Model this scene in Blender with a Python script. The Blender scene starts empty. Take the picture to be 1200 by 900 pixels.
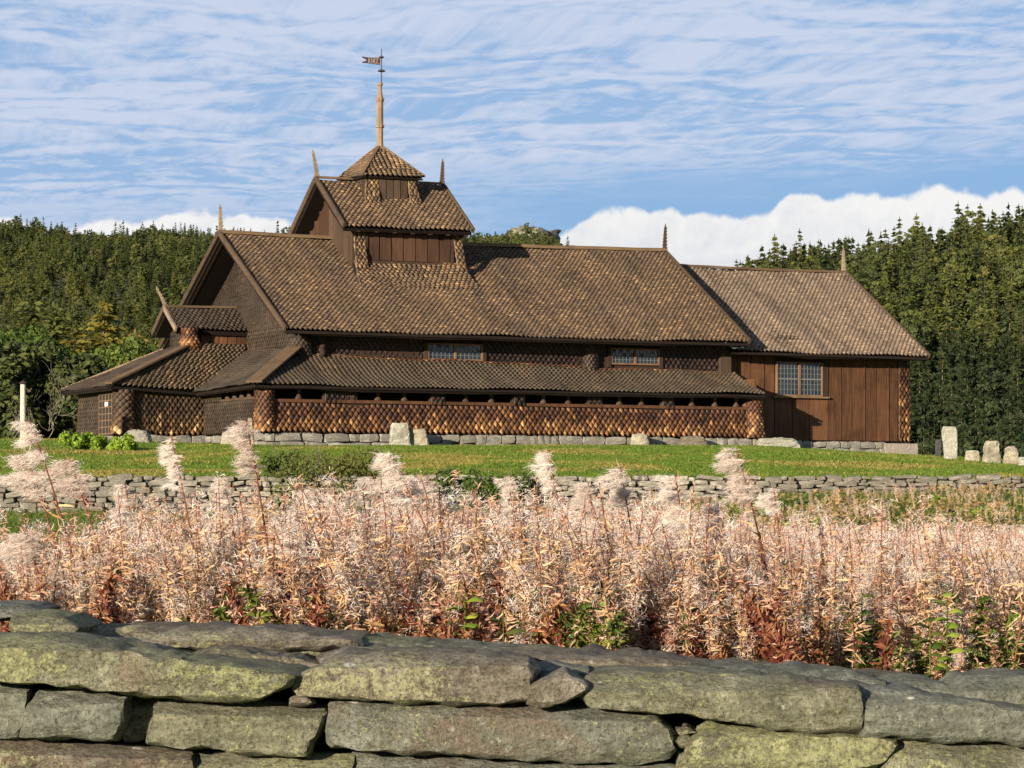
import bpy, math, random
import numpy as np
from mathutils import Vector, Matrix, Euler, noise
R = math.radians
rng = np.random.default_rng(7)
random.seed(7)
scene = bpy.context.scene
COL = scene.collection

# ------------------------------------------------------------------ camera, sun, sky, exposure
cam_data = bpy.data.cameras.new('camera')
cam_data.lens = 105.0
cam_data.sensor_width = 36.0
cam_data.shift_y = 0.125
cam_data.clip_start = 0.1
cam_data.clip_end = 20000
cam = bpy.data.objects.new('camera', cam_data)
COL.objects.link(cam)
cam.location = (0, 0, 0)
cam.rotation_euler = (R(90), 0, 0)
scene.camera = cam

SUN_EL = R(11.0)
TO_SUN = Vector((-0.53 * math.cos(SUN_EL), -0.848 * math.cos(SUN_EL), math.sin(SUN_EL))).normalized()
sun_data = bpy.data.lights.new('sun', 'SUN')
sun_data.energy = 5.0
sun_data.angle = R(0.55)
sun_data.color = (1.0, 0.85, 0.67)
sun = bpy.data.objects.new('sun', sun_data)
COL.objects.link(sun)
sun.rotation_euler = TO_SUN.to_track_quat('Z', 'Y').to_euler()
sun.location = (-60, -90, 60)

scene.view_settings.view_transform = 'Standard'
scene.view_settings.look = 'None'
scene.view_settings.exposure = 1.2
scene.view_settings.gamma = 1.0

world = bpy.data.worlds.new('World')
scene.world = world
world.use_nodes = True


class NT:
    """small helper for node trees"""
    def __init__(s, tree):
        s.t = tree
        s.t.nodes.clear()

    def n(s, kind, **kw):
        nd = s.t.nodes.new(kind)
        for k, v in kw.items():
            setattr(nd, k, v)
        return nd

    def l(s, a, b):
        s.t.links.new(a, b)

    def put(s, sock, val):
        if hasattr(val, 'is_output'):
            s.l(val, sock)
        else:
            sock.default_value = val

    def math(s, op, a, b=0.0, c=0.0, clamp=False):
        nd = s.n('ShaderNodeMath', operation=op, use_clamp=clamp)
        s.put(nd.inputs[0], a); s.put(nd.inputs[1], b)
        if op in ('MULTIPLY_ADD',):
            s.put(nd.inputs[2], c)
        return nd.outputs[0]

    def smooth(s, x, lo, hi, a=0.0, b=1.0):
        nd = s.n('ShaderNodeMapRange', interpolation_type='SMOOTHSTEP')
        s.put(nd.inputs[0], x); s.put(nd.inputs[1], lo); s.put(nd.inputs[2], hi)
        s.put(nd.inputs[3], a); s.put(nd.inputs[4], b)
        return nd.outputs[0]

    def noise(s, vec, scale, detail=3.0, rough=0.55, dist=0.0, out=0):
        nd = s.n('ShaderNodeTexNoise')
        if vec is not None:
            s.l(vec, nd.inputs['Vector'])
        nd.inputs['Scale'].default_value = scale
        nd.inputs['Detail'].default_value = detail
        nd.inputs['Roughness'].default_value = rough
        nd.inputs['Distortion'].default_value = dist
        return nd.outputs[out]

    def mix(s, f, a, b, blend='MIX'):
        nd = s.n('ShaderNodeMix', data_type='RGBA', blend_type=blend)
        s.put(nd.inputs[0], f)
        for sock, v in ((nd.inputs[6], a), (nd.inputs[7], b)):
            if isinstance(v, tuple) and len(v) == 3:
                v = v + (1,)
            s.put(sock, v)
        return nd.outputs[2]

    def ramp(s, f, stops, interp='LINEAR'):
        nd = s.n('ShaderNodeValToRGB')
        cr = nd.color_ramp
        cr.interpolation = interp
        while len(cr.elements) > len(stops):
            cr.elements.remove(cr.elements[-1])
        while len(cr.elements) < len(stops):
            cr.elements.new(0.5)
        for e, (p, c) in zip(cr.elements, stops):
            e.position = p
            e.color = tuple(c) + (1,) if len(c) == 3 else c
        s.put(nd.inputs[0], f)
        return nd.outputs[0]

    def vec(s, x, y, z):
        nd = s.n('ShaderNodeCombineXYZ')
        s.put(nd.inputs[0], x); s.put(nd.inputs[1], y); s.put(nd.inputs[2], z)
        return nd.outputs[0]


def build_world():
    w = NT(world.node_tree)
    out = w.n('ShaderNodeOutputWorld')
    bg = w.n('ShaderNodeBackground')
    w.l(bg.outputs[0], out.inputs[0])
    sky = w.n('ShaderNodeTexSky', sky_type='NISHITA')
    sky.sun_disc = False
    sky.sun_elevation = SUN_EL
    sky.sun_rotation = math.atan2(TO_SUN.x, TO_SUN.y)
    sky.altitude = 300
    sky.air_density = 1.0
    sky.dust_density = 0.15
    sky.ozone_density = 2.5
    tc = w.n('ShaderNodeTexCoord')
    sep = w.n('ShaderNodeSeparateXYZ')
    w.l(tc.outputs['Generated'], sep.inputs[0])
    x, y, z = sep.outputs
    hyp = w.math('SQRT', w.math('ADD', w.math('MULTIPLY', x, x), w.math('MULTIPLY', y, y)))
    te = w.math('DIVIDE', z, w.math('MAXIMUM', hyp, 0.001))          # tangent of elevation
    az = w.math('ARCTAN2', x, y)                                     # azimuth from +Y
    # blue of the clear sky
    blue = w.mix(0.8, sky.outputs[0], (1.95, 3.5, 6.2))
    # a sheet of rippled high cloud seen in perspective
    zz = w.math('MAXIMUM', te, 0.02)
    px = w.math('DIVIDE', w.math('DIVIDE', x, hyp), zz)
    py = w.math('DIVIDE', w.math('DIVIDE', y, hyp), zz)
    # ripples run slightly tilted
    warp = w.noise(w.vec(px, py, 0.0), 1.3, 2.0, 0.5)
    pyw = w.math('ADD', py, w.math('MULTIPLY', warp, 1.1))
    pxs = w.math('ADD', w.math('MULTIPLY', px, 3.0), w.math('MULTIPLY', py, 0.55))
    n1 = w.noise(w.vec(pxs, w.math('MULTIPLY', pyw, 2.6), 1.0), 2.0, 2.5, 0.5, 0.0)
    n2 = w.noise(w.vec(px, py, 4.0), 0.75, 3.0, 0.5, 0.0)
    n3 = w.noise(w.vec(w.math('MULTIPLY', pxs, 3.6), w.math('MULTIPLY', pyw, 4.6), 2.0), 1.9, 3.0, 0.6)
    ph = w.math('ADD', w.math('MULTIPLY', pyw, 21.0), w.math('ADD', w.math('MULTIPLY', px, 2.2), w.math('MULTIPLY', n1, 3.0)))
    wave = w.math('MULTIPLY_ADD', w.math('SINE', ph), 0.5, 0.5)
    s_ = w.math('ADD', w.math('MULTIPLY', n1, 0.50), w.math('ADD', w.math('MULTIPLY', n2, 0.42), w.math('MULTIPLY', n3, 0.34)))
    s_ = w.math('ADD', s_, w.math('MULTIPLY', wave, 0.045))
    dens = w.smooth(s_, 0.50, 0.77)
    dens = w.math('POWER', dens, 0.8)
    # the sheet ends above the horizon, lower on the left
    edge = w.math('ADD', 0.104, w.math('MULTIPLY', w.math('ADD', az, 0.02), 0.075))
    edge = w.math('ADD', edge, w.math('MULTIPLY', w.math('SUBTRACT', n2, 0.5), 0.03))
    fade = w.smooth(w.math('SUBTRACT', te, edge), -0.007, 0.013)
    left = w.smooth(az, -0.05, 0.03, 0.75, 0.0)
    fade = w.math('MAXIMUM', fade, left)
    dens = w.math('MULTIPLY', dens, fade)
    dens = w.math('MULTIPLY', dens, 0.95)
    veil = w.math('MULTIPLY', fade, 0.18)
    dens = w.math('MAXIMUM', dens, veil)
    col = w.mix(dens, blue, (5.0, 5.6, 6.9))
    # cumulus bank low over the horizon
    fc = w.n('ShaderNodeFloatCurve')
    cv = fc.mapping.curves[0]
    pts = [(-0.5, .090), (-.172, .096), (-.125, .0960), (-.108, .0998), (-.085, .0990), (-.073, .0965), (-.058, .09), (-.012, .088),
           (.012, .0925), (.026, .0985), (.045, .1015), (.065, .1000), (.080, .0985), (.088, .103), (.098, .1062), (.115, .1062),
           (.126, .1045), (.139, .1068), (.152, .1055), (.172, .1065), (.3, .1), (.5, .092)]
    f01 = lambda a, t: ((a + 0.5), (t - 0.08) / 0.04)
    while len(cv.points) < len(pts):
        cv.points.new(0.5, 0.5)
    for p, (a, t) in zip(cv.points, pts):
        p.location = f01(a, t)
        p.handle_type = 'AUTO_CLAMPED'
    fc.mapping.update()
    w.l(w.math('ADD', az, 0.5, clamp=True), fc.inputs['Value'])
    top = w.math('MULTIPLY_ADD', fc.outputs[0], 0.04, 0.08)
    cvv = w.vec(w.math('MULTIPLY', az, 1.0), te, 0.3)
    cve = w.vec(az, w.math('MULTIPLY', te, 0.75), 0.3)
    c1 = w.noise(cve, 80.0, 3.5, 0.5, 0.0)
    c2 = w.noise(cvv, 16.0, 4.0, 0.5)
    top = w.math('ADD', top, w.math('MULTIPLY', w.math('SUBTRACT', c1, 0.5), 0.013))
    body = w.smooth(w.math('SUBTRACT', top, te), -0.0006, 0.0018)
    depth = w.math('SUBTRACT', top, te)
    c3 = w.noise(w.vec(w.math('ADD', az, 0.0015), w.math('SUBTRACT', te, 0.003), 0.3), 40.0, 5.0, 0.6, 0.3)
    c4 = w.noise(cvv, 40.0, 5.0, 0.6, 0.3)
    shade = w.math('ADD', w.smooth(depth, -0.004, 0.03), w.math('ADD', w.math('MULTIPLY', w.math('SUBTRACT', c2, 0.5), 1.0), w.math('MULTIPLY', w.math('SUBTRACT', c3, c4), 3.0)), clamp=True)
    ccol = w.mix(shade, (7.6, 7.55, 7.5), (6.0, 6.2, 6.6))
    col = w.mix(body, col, ccol)
    # the sky deepens towards the zenith, away from the bright horizon
    el = w.smooth(te, 0.19, 1.3, 1.0, 0.38)
    sc_ = w.n('ShaderNodeVectorMath', operation='SCALE')
    w.l(col, sc_.inputs[0]); w.l(el, sc_.inputs['Scale'])
    col = sc_.outputs[0]
    w.l(col, bg.inputs[0])
    bg.inputs[1].default_value = 0.0523


build_world()

# ------------------------------------------------------------------ materials
MATS = {}


def mat(name):
    m = bpy.data.materials.new(name)
    m.use_nodes = True
    t = NT(m.node_tree)
    out = t.n('ShaderNodeOutputMaterial')
    b = t.n('ShaderNodeBsdfPrincipled')
    t.l(b.outputs[0], out.inputs[0])
    MATS[name] = m
    return m, t, b, out


def bump(t, b, h, strength=0.5, dist=0.02):
    n = t.n('ShaderNodeBump')
    n.inputs['Strength'].default_value = strength
    n.inputs['Distance'].default_value = dist
    t.l(h, n.inputs['Height'])
    t.l(n.outputs[0], b.inputs['Normal'])


def attr(t, name):
    n = t.n('ShaderNodeAttribute', attribute_name=name)
    return n.outputs['Fac']


def objco(t):
    return t.n('ShaderNodeTexCoord').outputs['Object']


def shingle_mat(name, stops, big_col, rough=0.62, low_stops=None, spec=0.4, big_scale=0.35, big_amt=0.5):
    m, t, b, o = mat(name)
    co = objco(t)
    r = attr(t, 'rnd')
    grain = t.noise(co, 9.0, 4.0, 0.6)
    f = t.math('ADD', t.math('MULTIPLY', r, 0.75), t.math('MULTIPLY', grain, 0.35), clamp=True)
    c = t.ramp(f, stops)
    if low_stops:
        c2 = t.ramp(f, low_stops)
        k = t.math('ADD', attr(t, 'tt'), t.math('MULTIPLY', t.math('SUBTRACT', t.noise(co, 0.8, 3.0), 0.5), 1.2))
        c = t.mix(t.smooth(k, 0.42, 1.0), c, c2)
    big = t.noise(co, big_scale, 4.0, 0.6)
    c = t.mix(t.math('MULTIPLY', t.smooth(big, 0.42, 0.66), big_amt), c, big_col)
    sm = t.n('ShaderNodeMapping')
    sm.inputs['Scale'].default_value = (1.3, .22, .22)
    sm.inputs['Rotation'].default_value = (0, 0, .5)
    t.l(co, sm.inputs[0])
    stn = t.noise(sm.outputs[0], 1.0, 5.0, 0.65, 0.6)
    c = t.mix(1.0, c, t.ramp(stn, [(0.30, (.50, .50, .50)), (0.5, (.92, .92, .92)), (0.68, (1.35, 1.3, 1.22))]), 'MULTIPLY')
    t.l(c, b.inputs['Base Color'])
    b.inputs['Roughness'].default_value = rough
    b.inputs['Specular IOR Level'].default_value = spec
    bump(t, b, t.noise(co, 30.0, 3.0, 0.6), 0.4, 0.01)
    return m


shingle_mat('roof_shingles', [(0.0, (.024, .016, .010)), (0.35, (.070, .043, .023)), (0.7, (.18, .112, .054)), (1.0, (.40, .26, .125))], (.055, .038, .022))
shingle_mat('east_roof_shingles', [(0.0, (.04, .029, .020)), (0.35, (.12, .087, .060)), (0.7, (.23, .17, .118)), (1.0, (.38, .29, .19))], (.11, .083, .06))
shingle_mat('aisle_roof_shingles', [(0.0, (.018, .013, .008)), (0.4, (.055, .038, .021)), (0.8, (.10, .068, .036)), (1.0, (.18, .115, .058))], (.06, .048, .032))
shingle_mat('tarred_shingles', [(0.0, (.010, .005, .003)), (0.4, (.045, .018, .010)), (0.8, (.10, .042, .018)), (1.0, (.28, .14, .05))], (.05, .02, .010),
            rough=0.6, low_stops=[(0.0, (.014, .006, .003)), (0.35, (.085, .036, .014)), (0.65, (.23, .11, .040)), (0.85, (.42, .24, .10)), (1.0, (.62, .40, .19))], spec=0.3, big_amt=0.35)
shingle_mat('porch_shingles', [(0.0, (.014, .009, .006)), (0.5, (.045, .029, .019)), (1.0, (.085, .053, .032))], (.03, .02, .013),
            rough=0.65, low_stops=[(0.0, (.014, .008, .005)), (0.45, (.07, .036, .018)), (0.8, (.20, .11, .045)), (1.0, (.60, .40, .20))], spec=0.25, big_amt=0.4)
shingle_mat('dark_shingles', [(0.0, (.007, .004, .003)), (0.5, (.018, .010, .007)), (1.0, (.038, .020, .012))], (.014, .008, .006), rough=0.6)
shingle_mat('grey_shingles', [(0.0, (.014, .010, .007)), (0.5, (.038, .028, .020)), (0.85, (.058, .043, .030)), (1.0, (.12, .08, .045))], (.055, .044, .034), rough=0.7,
            spec=0.2)


def wood_mat(name, c1, c2, c3, rough=0.75, axis=2, spec=0.15):
    m, t, b, o = mat(name)
    co = objco(t)
    mp = t.n('ShaderNodeMapping')
    sc = [14.0, 14.0, 14.0]
    sc[axis] = 0.8
    mp.inputs['Scale'].default_value = sc
    t.l(co, mp.inputs[0])
    g = t.noise(mp.outputs[0], 1.0, 5.0, 0.6, 0.3)
    oi = t.n('ShaderNodeObjectInfo').outputs['Random']
    f = t.math('ADD', t.math('MULTIPLY', g, 0.75), t.math('MULTIPLY', oi, 0.25), clamp=True)
    c = t.ramp(f, [(0.2, c1), (0.5, c2), (0.85, c3)])
    big = t.noise(co, 0.9, 4.0, 0.6)
    c = t.mix(t.math('MULTIPLY', t.smooth(big, 0.45, 0.7), 0.55), c, c1)
    t.l(c, b.inputs['Base Color'])
    b.inputs['Roughness'].default_value = rough
    b.inputs['Specular IOR Level'].default_value = spec
    bump(t, b, g, 0.5, 0.012)
    return m


wood_mat('tarred_planks', (.026, .013, .007), (.090, .042, .021), (.165, .080, .038))
wood_mat('turret_planks', (.020, .011, .007), (.055, .029, .018), (.10, .054, .031))
wood_mat('grey_planks', (.028, .018, .012), (.060, .040, .027), (.10, .065, .042))
wood_mat('dark_wood', (.018, .012, .009), (.035, .022, .015), (.06, .036, .024))
wood_mat('shade_black_wood', (.006, .004, .003), (.012, .008, .006), (.020, .013, .009))  # near-black for decks and eave boards: under-eave shade put into the wood colour
wood_mat('cap_boards', (.06, .040, .024), (.13, .087, .050), (.21, .14, .08), axis=0)
wood_mat('verge_boards', (.030, .020, .013), (.065, .044, .028), (.11, .075, .047), axis=1)
wood_mat('pale_wood', (.085, .058, .036), (.23, .165, .105), (.40, .30, .19))
wood_mat('window_wood', (.08, .045, .025), (.16, .095, .052), (.25, .155, .085))
wood_mat('finial_wood', (.07, .052, .038), (.22, .17, .12), (.38, .30, .22), axis=0)


def plain(name, c, rough=0.6, metal=0.0, c2=None, scale=6.0):
    m, t, b, o = mat(name)
    if c2:
        t.l(t.mix(t.smooth(t.noise(objco(t), scale, 4.0), 0.35, 0.65), c, c2), b.inputs['Base Color'])
    else:
        b.inputs['Base Color'].default_value = tuple(c) + (1,)
    b.inputs['Roughness'].default_value = rough
    b.inputs['Metallic'].default_value = metal
    return m


plain('iron', (.05, .045, .045), 0.5, 0.6, (.09, .06, .05))
plain('vane_paint', (.07, .035, .035), 0.5, 0.2, (.05, .03, .03), 30)
plain('vane_print', (.35, .28, .25), 0.5)
plain('bar_paint', (.13, .13, .12), 0.6)
plain('white_paint', (.75, .74, .70), 0.5, 0.0, (.62, .60, .55), 12)
plain('post_wood', (.50, .44, .35), 0.7, 0.0, (.36, .30, .23), 9)
plain('zinc', (.45, .46, .47), 0.4, 0.8)
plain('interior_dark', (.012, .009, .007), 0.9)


def glass_mat():
    m, t, b, o = mat('old_glass')
    co = objco(t)
    b.inputs['Base Color'].default_value = (.012, .022, .032, 1)
    b.inputs['Roughness'].default_value = 0.07
    b.inputs['Specular IOR Level'].default_value = 0.45
    b.inputs['IOR'].default_value = 1.5
    bump(t, b, t.noise(co, 3.0, 2.0), 0.2, 0.02)


glass_mat()


def stone_mat(name, base, light, dark, lichen, lichen_amt, scale=1.0, brown=(.12, .085, .06), white=True, rough=0.85, bstr=0.95):
    m, t, b, o = mat(name)
    geo = t.n('ShaderNodeNewGeometry')
    oi = t.n('ShaderNodeObjectInfo')
    mp = t.n('ShaderNodeVectorMath', operation='MULTIPLY_ADD')
    t.l(objco(t), mp.inputs[0])
    mp.inputs[1].default_value = (scale, scale, scale)
    t.l(oi.outputs['Random'], t.n('ShaderNodeMath').inputs[0])
    sh = t.math('MULTIPLY', oi.outputs['Random'], 37.0)
    t.l(t.vec(sh, sh, sh), mp.inputs[2])
    co = mp.outputs[0]
    st = t.n('ShaderNodeMapping')
    st.inputs['Scale'].default_value = (1.0, 1.0, 4.0)
    t.l(co, st.inputs[0])
    n_big = t.noise(co, 3.0, 4.0, 0.6, 0.3)
    n_mid = t.noise(st.outputs[0], 9.0, 6.0, 0.65, 0.2)
    n_fine = t.noise(co, 90.0, 6.0, 0.75)
    n_grit = t.noise(co, 28.0, 6.0, 0.75)
    c = t.mix(t.smooth(n_mid, 0.35, 0.68), dark, base)
    c = t.mix(t.smooth(n_big, 0.5, 0.72), c, light)
    br = t.noise(co, 2.2, 5.0, 0.65, 0.5)
    c = t.mix(t.math('MULTIPLY', t.smooth(br, 0.56, 0.68), 0.75), c, brown)
    # lichen in speckled colonies
    l1 = t.noise(co, 2.6, 3.0, 0.6)
    l2 = t.noise(co, 40.0, 7.0, 0.8)
    lm = t.math('ADD', t.math('MULTIPLY', l1, 0.62), t.math('MULTIPLY', l2, 0.83))
    lo = 0.86 - lichen_amt * 0.22
    lm = t.math('ADD', lm, t.math('MULTIPLY', t.math('SUBTRACT', oi.outputs['Random'], 0.5), 0.10))
    lf = t.smooth(lm, lo, lo + 0.035)
    spk = t.smooth(t.noise(co, 70.0, 3.0, 0.7), 0.42, 0.6)
    c = t.mix(t.math('MULTIPLY', lf, t.math('MULTIPLY_ADD', spk, 0.6, 0.3)), c, lichen)
    c = t.mix(t.math('MULTIPLY', spk, 0.16), c, light)
    if white:
        v = t.n('ShaderNodeTexVoronoi')
        v.inputs['Scale'].default_value = 5.0
        t.l(co, v.inputs['Vector'])
        wsp = t.math('MULTIPLY', t.smooth(v.outputs['Distance'], 0.10, 0.05), t.smooth(t.noise(co, 6.0), 0.5, 0.56))
        c = t.mix(wsp, c, (.55, .54, .48))
        v2 = t.n('ShaderNodeTexVoronoi')
        v2.inputs['Scale'].default_value = 26.0
        t.l(co, v2.inputs['Vector'])
        sp = t.math('MULTIPLY', t.smooth(v2.outputs['Distance'], 0.22, 0.1), t.smooth(t.noise(co, 9.0), 0.48, 0.6))
        c = t.mix(t.math('MULTIPLY', sp, 0.6), c, (.32, .34, .27))
    c = t.mix(t.math('MULTIPLY', t.smooth(n_grit, 0.50, 0.40), 0.55), c, dark)
    c = t.mix(t.math('MULTIPLY', t.smooth(n_fine, 0.50, 0.38), 0.75), c, tuple(q * 0.4 for q in dark))
    c = t.mix(t.math('MULTIPLY', t.smooth(n_grit, 0.56, 0.66), 0.5), c, tuple(q * 1.35 for q in light))
    t.l(c, b.inputs['Base Color'])
    b.inputs['Roughness'].default_value = rough
    b.inputs['Specular IOR Level'].default_value = 0.25
    h = t.math('ADD', t.math('MULTIPLY', n_mid, 1.0), t.math('ADD', t.math('MULTIPLY', n_grit, 0.9), t.math('MULTIPLY', lf, 0.12)))
    bump(t, b, h, bstr, 0.02 / scale)
    return m


stone_mat('lichen_stone', (.175, .175, .118), (.25, .25, .175), (.085, .085, .055), (.26, .27, .115), 0.62)
stone_mat('slate_stone', (.158, .165, .132), (.235, .245, .20), (.080, .085, .064), (.26, .27, .14), 0.25)
stone_mat('brown_stone', (.158, .142, .108), (.25, .23, .185), (.080, .068, .050), (.26, .26, .13), 0.45)
stone_mat('wall_stone', (.29, .27, .22), (.42, .40, .33), (.15, .14, .11), (.38, .37, .2), 0.2, scale=0.4, white=False)
stone_mat('plinth_stone', (.27, .26, .22), (.40, .39, .34), (.15, .14, .12), (.40, .39, .26), 0.15, scale=0.4, white=False)
stone_mat('grave_stone', (.24, .21, .165), (.40, .37, .30), (.11, .095, .075), (.42, .41, .28), 0.7, scale=1.0, brown=(.2, .15, .1))
stone_mat('pale_slab', (.33, .33, .27), (.42, .42, .35), (.22, .22, .18), (.5, .5, .34), 0.1, scale=0.4, white=False)
stone_mat('dark_slab', (.05, .05, .05), (.08, .08, .08), (.03, .03, .03), (.1, .1, .06), 0.1, scale=0.4, white=False)
stone_mat('concrete', (.32, .28, .235), (.38, .34, .29), (.25, .22, .185), (.4, .38, .3), 0.05, scale=0.3, white=False, brown=(.35, .30, .25))
stone_mat('rock_face', (.19, .18, .15), (.28, .26, .22), (.11, .10, .08), (.2, .22, .1), 0.5, scale=0.05, white=False)
plain('joint_dark', (.02, .018, .015), 0.95, 0.0, (.035, .03, .025), 5)


def leaf_mat(name, stops, trans=0.35, rough=0.6, island=True, size_noise=None):
    m, t, b, o = mat(name)
    r = attr(t, 'rnd')
    oi = t.n('ShaderNodeObjectInfo').outputs['Random']
    f = t.math('ADD', t.math('MULTIPLY', r, 0.55), t.math('MULTIPLY', oi, 0.45), clamp=True)
    c = t.ramp(f, stops)
    t.l(c, b.inputs['Base Color'])
    b.inputs['Roughness'].default_value = rough
    b.inputs['Specular IOR Level'].default_value = 0.2
    tr = t.n('ShaderNodeBsdfTranslucent')
    t.l(c, tr.inputs[0])
    mx = t.n('ShaderNodeMixShader')
    mx.inputs[0].default_value = trans
    t.l(b.outputs[0], mx.inputs[1]); t.l(tr.outputs[0], mx.inputs[2])
    t.l(mx.outputs[0], o.inputs[0])
    return m


leaf_mat('spruce_needles', [(0.0, (.027, .039, .012)), (0.5, (.060, .076, .022)), (0.85, (.098, .108, .029)), (1.0, (.135, .135, .038))], 0.2)
leaf_mat('dark_needles', [(0.0, (.011, .020, .008)), (0.5, (.025, .038, .013)), (1.0, (.050, .064, .020))], 0.2)
leaf_mat('light_needles', [(0.0, (.038, .053, .013)), (0.5, (.085, .10, .023)), (1.0, (.155, .148, .038))], 0.25)
leaf_mat('yellow_needles', [(0.0, (.08, .09, .015)), (0.5, (.19, .16, .028)), (1.0, (.36, .25, .05))], 0.3)
leaf_mat('rust_needles', [(0.0, (.08, .06, .02)), (0.5, (.20, .13, .045)), (1.0, (.30, .19, .08))], 0.3)
leaf_mat('green_leaves', [(0.0, (.032, .060, .012)), (0.5, (.072, .115, .02)), (1.0, (.14, .17, .035))], 0.35)
leaf_mat('bright_leaves', [(0.0, (.12, .20, .02)), (0.5, (.24, .35, .04)), (1.0, (.42, .48, .07))], 0.35)
leaf_mat('shrub_leaves', [(0.0, (.045, .07, .015)), (0.55, (.12, .13, .03)), (0.85, (.20, .16, .05)), (1.0, (.28, .18, .08))], 0.3)
leaf_mat('rust_weed', [(0.0, (.10, .11, .025)), (0.4, (.22, .19, .06)), (0.75, (.36, .23, .11)), (1.0, (.52, .40, .28))], 0.3)
leaf_mat('lawn_blades', [(0.0, (.075, .14, .018)), (0.5, (.15, .235, .03)), (0.85, (.24, .29, .05)), (1.0, (.36, .33, .09))], 0.45)
leaf_mat('lawn_tan', [(0.0, (.16, .17, .03)), (0.5, (.28, .25, .055)), (1.0, (.42, .33, .12))], 0.4)
leaf_mat('fireweed_leaf', [(0.0, (.14, .055, .025)), (0.25, (.34, .19, .085)), (0.55, (.53, .37, .20)), (0.8, (.66, .52, .32)), (1.0, (.36, .18, .10))], 0.3)
leaf_mat('fireweed_red', [(0.0, (.05, .014, .010)), (0.35, (.13, .032, .020)), (0.6, (.22, .08, .035)), (0.8, (.34, .19, .08)), (1.0, (.10, .12, .025))], 0.3)
leaf_mat('fireweed_green', [(0.0, (.025, .05, .010)), (0.5, (.07, .115, .018)), (0.8, (.15, .18, .03)), (1.0, (.30, .22, .06))], 0.35)
leaf_mat('fireweed_pod', [(0.0, (.24, .085, .07)), (0.4, (.42, .25, .17)), (1.0, (.60, .46, .33))], 0.25)
leaf_mat('seed_fluff', [(0.0, (.46, .37, .31)), (0.5, (.66, .58, .51)), (1.0, (.84, .80, .74))], 0.4, rough=0.9)
leaf_mat('dry_stem', [(0.0, (.06, .016, .012)), (0.5, (.13, .038, .022)), (1.0, (.24, .10, .05))], 0.05)
plain('bark', (.06, .045, .03), 0.9, 0.0, (.16, .12, .09), 3)
plain('birch_bark', (.20, .175, .14), 0.8, 0.0, (.10, .085, .065), 4)
plain('grey_bark', (.07, .058, .045), 0.8, 0.0, (.11, .09, .07), 4)


def ground_mat():
    m, t, b, o = mat('meadow_ground')
    co = objco(t)
    n1 = t.noise(co, 0.35, 5.0, 0.65)
    n2 = t.noise(co, 2.5, 5.0, 0.7)
    n3 = t.noise(co, 14.0, 4.0, 0.7)
    c = t.mix(t.smooth(n2, 0.35, 0.7), (.10, .165, .02), (.20, .26, .04))
    c = t.mix(t.math('MULTIPLY', t.smooth(n1, 0.48, 0.68), 0.8), c, (.30, .24, .075))
    c = t.mix(t.math('MULTIPLY', t.smooth(n3, 0.5, 0.75), 0.5), c, (.10, .13, .02))
    t.l(c, b.inputs['Base Color'])
    b.inputs['Roughness'].default_value = 0.9
    b.inputs['Specular IOR Level'].default_value = 0.1
    bump(t, b, t.math('ADD', n2, n3), 0.9, 0.08)
    m, t, b, o = mat('forest_floor')
    co = objco(t)
    c = t.mix(t.smooth(t.noise(co, 0.05, 5.0, 0.6), 0.4, 0.65), (.025, .035, .012), (.06, .06, .02))
    t.l(c, b.inputs['Base Color'])
    b.inputs['Roughness'].default_value = 1.0


ground_mat()


# ------------------------------------------------------------------ mesh helpers
def tag(o, label=None, cat=None, group=None, kind=None):
    if label: o['label'] = label
    if cat: o['category'] = cat
    if group: o['group'] = group
    if kind: o['kind'] = kind
    return o


def mesh_np(name, V, F, mats, rnd=None, tt=None, midx=None, smooth=False):
    """V (n,3) array, F (m,k) int array of same-size faces, or a list of such arrays"""
    me = bpy.data.meshes.new(name)
    Fl = F if isinstance(F, list) else [F]
    loops = np.concatenate([f.ravel() for f in Fl]).astype(np.int32)
    sizes = np.concatenate([np.full(len(f), f.shape[1], np.int32) for f in Fl])
    starts = np.concatenate([[0], np.cumsum(sizes)[:-1]]).astype(np.int32)
    me.vertices.add(len(V)); me.loops.add(len(loops)); me.polygons.add(len(sizes))
    me.vertices.foreach_set('co', np.asarray(V, np.float32).ravel())
    me.loops.foreach_set('vertex_index', loops)
    me.polygons.foreach_set('loop_start', starts)
    if midx is not None:
        me.polygons.foreach_set('material_index', np.asarray(midx, np.int32))
    for nm, arr in (('rnd', rnd), ('tt', tt)):
        if arr is not None:
            a = me.attributes.new(nm, 'FLOAT', 'FACE')
            a.data.foreach_set('value', np.asarray(arr, np.float32))
    me.update(calc_edges=True)
    if smooth:
        me.polygons.foreach_set('use_smooth', np.ones(len(sizes), bool))
    for m in (mats if isinstance(mats, (list, tuple)) else [mats]):
        me.materials.append(MATS[m])
    return me


def link(name, data, parent=None, loc=None, rot=None, sc=None):
    o = bpy.data.objects.new(name, data)
    COL.objects.link(o)
    if parent is not None: o.parent = parent
    if loc is not None: o.location = loc
    if rot is not None: o.rotation_euler = rot
    if sc is not None: o.scale = sc
    return o


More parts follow.
